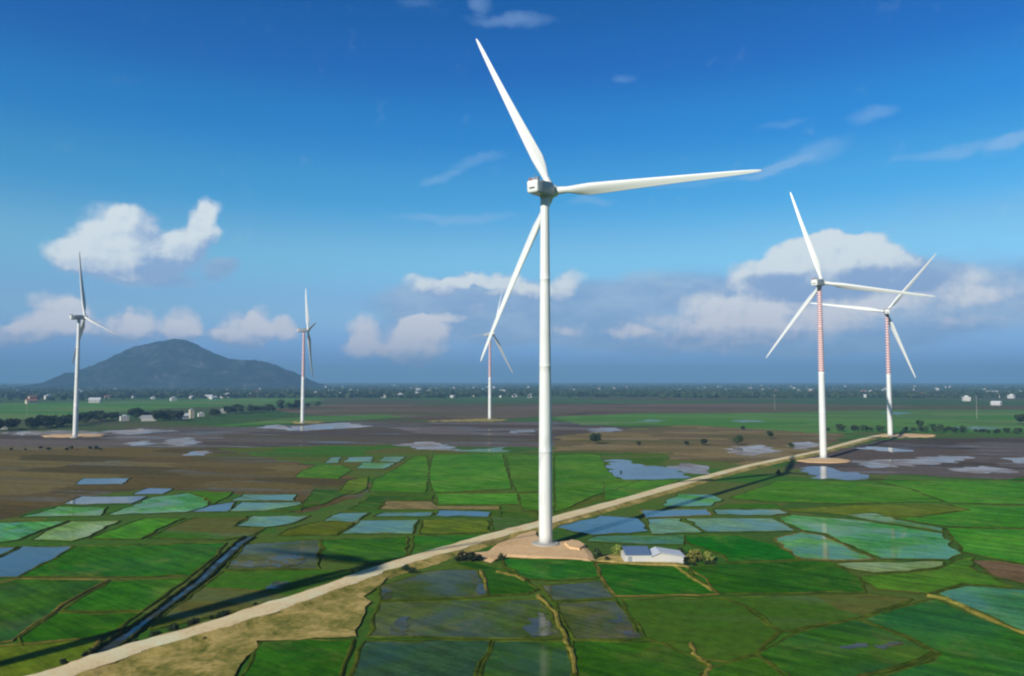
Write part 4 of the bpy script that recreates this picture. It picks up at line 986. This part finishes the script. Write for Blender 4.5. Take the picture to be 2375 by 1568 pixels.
HOUSES = [
 (422,972,1.05,'whitegable','long white gabled house in the open left of the tan tower house'), (444,970,.9,'tower','narrow tan tower house beside the long white gabled house'),
 (466,966,.7,'whiteflat','small white house right of the tan tower house'), (288,976,.85,'whiteflat','white house among the dark trees, nearest the left turbine'), (330,970,.6,'whiteflat','small pale house half hidden in the dark tree row'),
 (345,976,.9,'greygable','long low grey roofed shed at the end of the dark tree row'), (518,958,.8,'whiteflat','white house in the hedge below the hill foot'), (2,996,1.0,'whiteflat','white house cut by the left edge of the photo'),
 (72,936,1.5,'redgable','cream house under a red roof behind the far left field'), (220,934,1.6,'whitegable','long white roofed hall behind the field, right of the left turbine'), (112,926,1.5,'whiteflat','white house left of the left turbine at the foot haze'),
 (402,930,1.2,'whiteflat','small white house straight below the hill summit'), (545,922,1.6,'redgable','pinkish roofed house right of the hill centre'), (528,922,1.5,'whiteflat','white block touching the pinkish roofed house'),
 (2240,930,1.5,'whiteflat','largest white house block in the far right field'), (2310,940,1.2,'whitegable','long pale roofed house in front of the right village'), (2300,916,1.9,'greygable','long pale hall at the back of the right village'), (2345,924,1.4,'whiteflat','white house between the pale hall and the right edge'),
 (1880,914,1.6,'redgable','red roofed house left of the banded tower'), (2140,918,1.5,'redgable','red roofed house right of the striped tower'), (928,922,1.5,'whiteflat','tall white house in the middle village'), (965,918,1.5,'whiteflat','white house right of the tall one in the middle village'), (995,914,1.7,'blueflat','pale bluish house at the right end of the middle village'),
]
for X, Y, s, k, lb in HOUSES:
    o = copy_tree(hp[k]); p = at(X, Y); o.location = p; s *= .85; o.scale = (s, s, s); o.rotation_euler = (0, 0, math.atan2(-p.x, p.y) + rng.uniform(-.35, .35)); tag(o, lb, 'house')
def far_house(kind):
    mb = MB(); w, d, h = (11, 9, 6) if kind < 2 else (14, 9, 4)
    mb.box(-w/2, w/2, -d/2, d/2, -.3, h, 0)
    if kind < 2: mb.box(-w/2-.3, w/2+.3, -d/2-.3, d/2+.3, h + .003, h + .4, 1); mb.box(-2, 2.6, -2, 2, h + .4, h + 2.4, 0)
    else:
        mb.add([(-w/2-.5, -d/2-.5, h), (w/2+.5, -d/2-.5, h), (w/2+.5, d/2+.5, h), (-w/2-.5, d/2+.5, h), (-w/2-.5, 0, h+2.8), (w/2+.5, 0, h+2.8)], [(0,1,5,4), (2,3,4,5), (0,4,3), (1,2,5), (3,2,1,0)], 1)
    o = mb.build('house', [[M['plaster'], M['roof_white']], [M['plaster_cream'], M['roof_grey']], [M['plaster'], M['roof_red']], [M['plaster'], M['roof_white']]][kind]); return o
fh = [far_house(k) for k in range(4)]
LBL = [('small white flat roofed house', 'pale block'), ('small cream flat roofed house', 'cream block'), ('small red roofed house', 'red roofed house'), ('small white gabled house', 'white gabled house')]
AREAS = [('in the village under the hill', -60, 700, 901, 926, 62), ('in the middle village belt near the horizon', 710, 1230, 896, 924, 78), ('in the tree belt right of the nearest tower', 1290, 1900, 895, 916, 48), ('in the right village near the horizon', 1930, 2374, 896, 922, 60)]
for place_, x0, x1, y0, y1, n in AREAS:
    for i in range(n):
        k = rng.choice((0, 0, 1, 2, 3, 3)); p = at(rng.uniform(x0, x1), y0 + (y1 - y0) * rng.random())
        o = fh[k].copy(); COL.objects.link(o); o.location = p; s = rng.uniform(.55, 1.15) * (1 if p.y < 2600 else 1.3); o.scale = (s, s, s); o.rotation_euler = (0, 0, rng.uniform(0, 6.28))
        tag(o, LBL[k][0] + ' ' + place_, 'house', LBL[k][0] + 's ' + place_)
for o in fh: bpy.data.objects.remove(o)
for o in hp.values(): drop(o)
for o in tproto + dproto + bproto + [gproto, yproto]: drop(o)

# white hut beside the sandy pad
p0 = at(1447, 1308); p1 = at(1585, 1309)
hut = empty('hut', ((p0.x + p1.x) / 2, (p0.y + p1.y) / 2 + 2.6, .45), 0)
tag(hut, 'low white hut with a blue grey roof panel beside the sandy pad', 'hut')
W = (p1 - p0).length
xs = -W/2 + W * .46
mb = MB(); mb.box(-W/2, xs, -2.6, 2.4, -.5, 1.6); mb.box(xs + .003, W/2, -2.75, 2.6, -.5, 1.45)
xp = xs + (W/2 - xs) * .26
for y in (-2.75, 2.6): mb.add([(xs + .003, y, 1.45), (W/2, y, 1.45), (xp, y, 2.2)], [(0, 1, 2) if y < 0 else (2, 1, 0)])
mb.build('wall', M['plaster'], hut)
mb = MB(); mb.add([(-W/2 + .3, -2.8, 1.65), (xs - .05, -2.8, 1.65), (xs - .05, 2.5, 2.45), (-W/2 + .3, 2.5, 2.45), (-W/2 + .3, -2.8, 1.8), (xs - .05, -2.8, 1.8), (xs - .05, 2.5, 2.6), (-W/2 + .3, 2.5, 2.6)], [(3,2,1,0),(4,5,6,7),(0,1,5,4),(1,2,6,5),(2,3,7,6),(3,0,4,7)])
o = mb.build('sloping_roof', M['roof_blue'], hut); o['label'] = 'blue grey sloping roof panel'
mb = MB()
for (xa, za), (xb, zb) in (((xs - .2, 1.36), (xp, 2.25)), ((xp, 2.25), (W/2 + .4, 1.36))):
    mb.add([(xa, -3.1, za), (xb, -3.1, zb), (xb, 2.9, zb), (xa, 2.9, za), (xa, -3.1, za + .12), (xb, -3.1, zb + .12), (xb, 2.9, zb + .12), (xa, 2.9, za + .12)], [(3,2,1,0),(4,5,6,7),(0,1,5,4),(1,2,6,5),(2,3,7,6),(3,0,4,7)])
mb.build('gabled_roof', M['roof_white'], hut)
mb = MB(); mb.box(-W/2 + .9, -W/2 + 1.8, -2.66, -2.58, -.3, 1.35); mb.build('door', M['roof_grey'], hut)

# poles of a power line in the far right fields
for X, Y, hgt, lb in ((1796,950,22,'thin pale pole in the far field left of the banded tower'), (2265,972,26,'thin pale pole in the far green field right of the striped tower'), (62,962,18,'thin pale pole in the far green field at the left edge')):
    p = at(X, Y); t = empty('utility_pole', p); tag(t, lb, 'utility pole')
    mb = MB(); mb.tube([(0, 0, -.5), (0, 0, hgt)], [.2, .12], 8); mb.build('pole', M['concrete'], t)
    mb = MB(); mb.box(-2.2, 2.2, -.1, .1, hgt - 1.2, hgt - 1.0); mb.box(-1.6, 1.6, -.1, .1, hgt - 2.8, hgt - 2.6); mb.build('crossarm', M['steel'], t)

# ------------------------------------------------------------------ haze
def haze():
    m = bpy.data.materials.new('haze'); m.use_nodes = True; nt = m.node_tree; nt.nodes.remove(nt.nodes['Principled BSDF'])
    v = nt.nodes.new('ShaderNodeVolumePrincipled'); v.inputs['Density'].default_value = 1.8e-4; v.inputs['Color'].default_value = (.32, .64, 1.0, 1); v.inputs['Anisotropy'].default_value = 0.0
    nt.links.new(v.outputs[0], nt.nodes['Material Output'].inputs['Volume'])
    mb = MB(); mb.box(-15000, 15000, -15000, 15000, -1.5, 292); tag(mb.build('haze', m), 'pale blue haze over the plain', 'haze', kind='stuff')
haze()
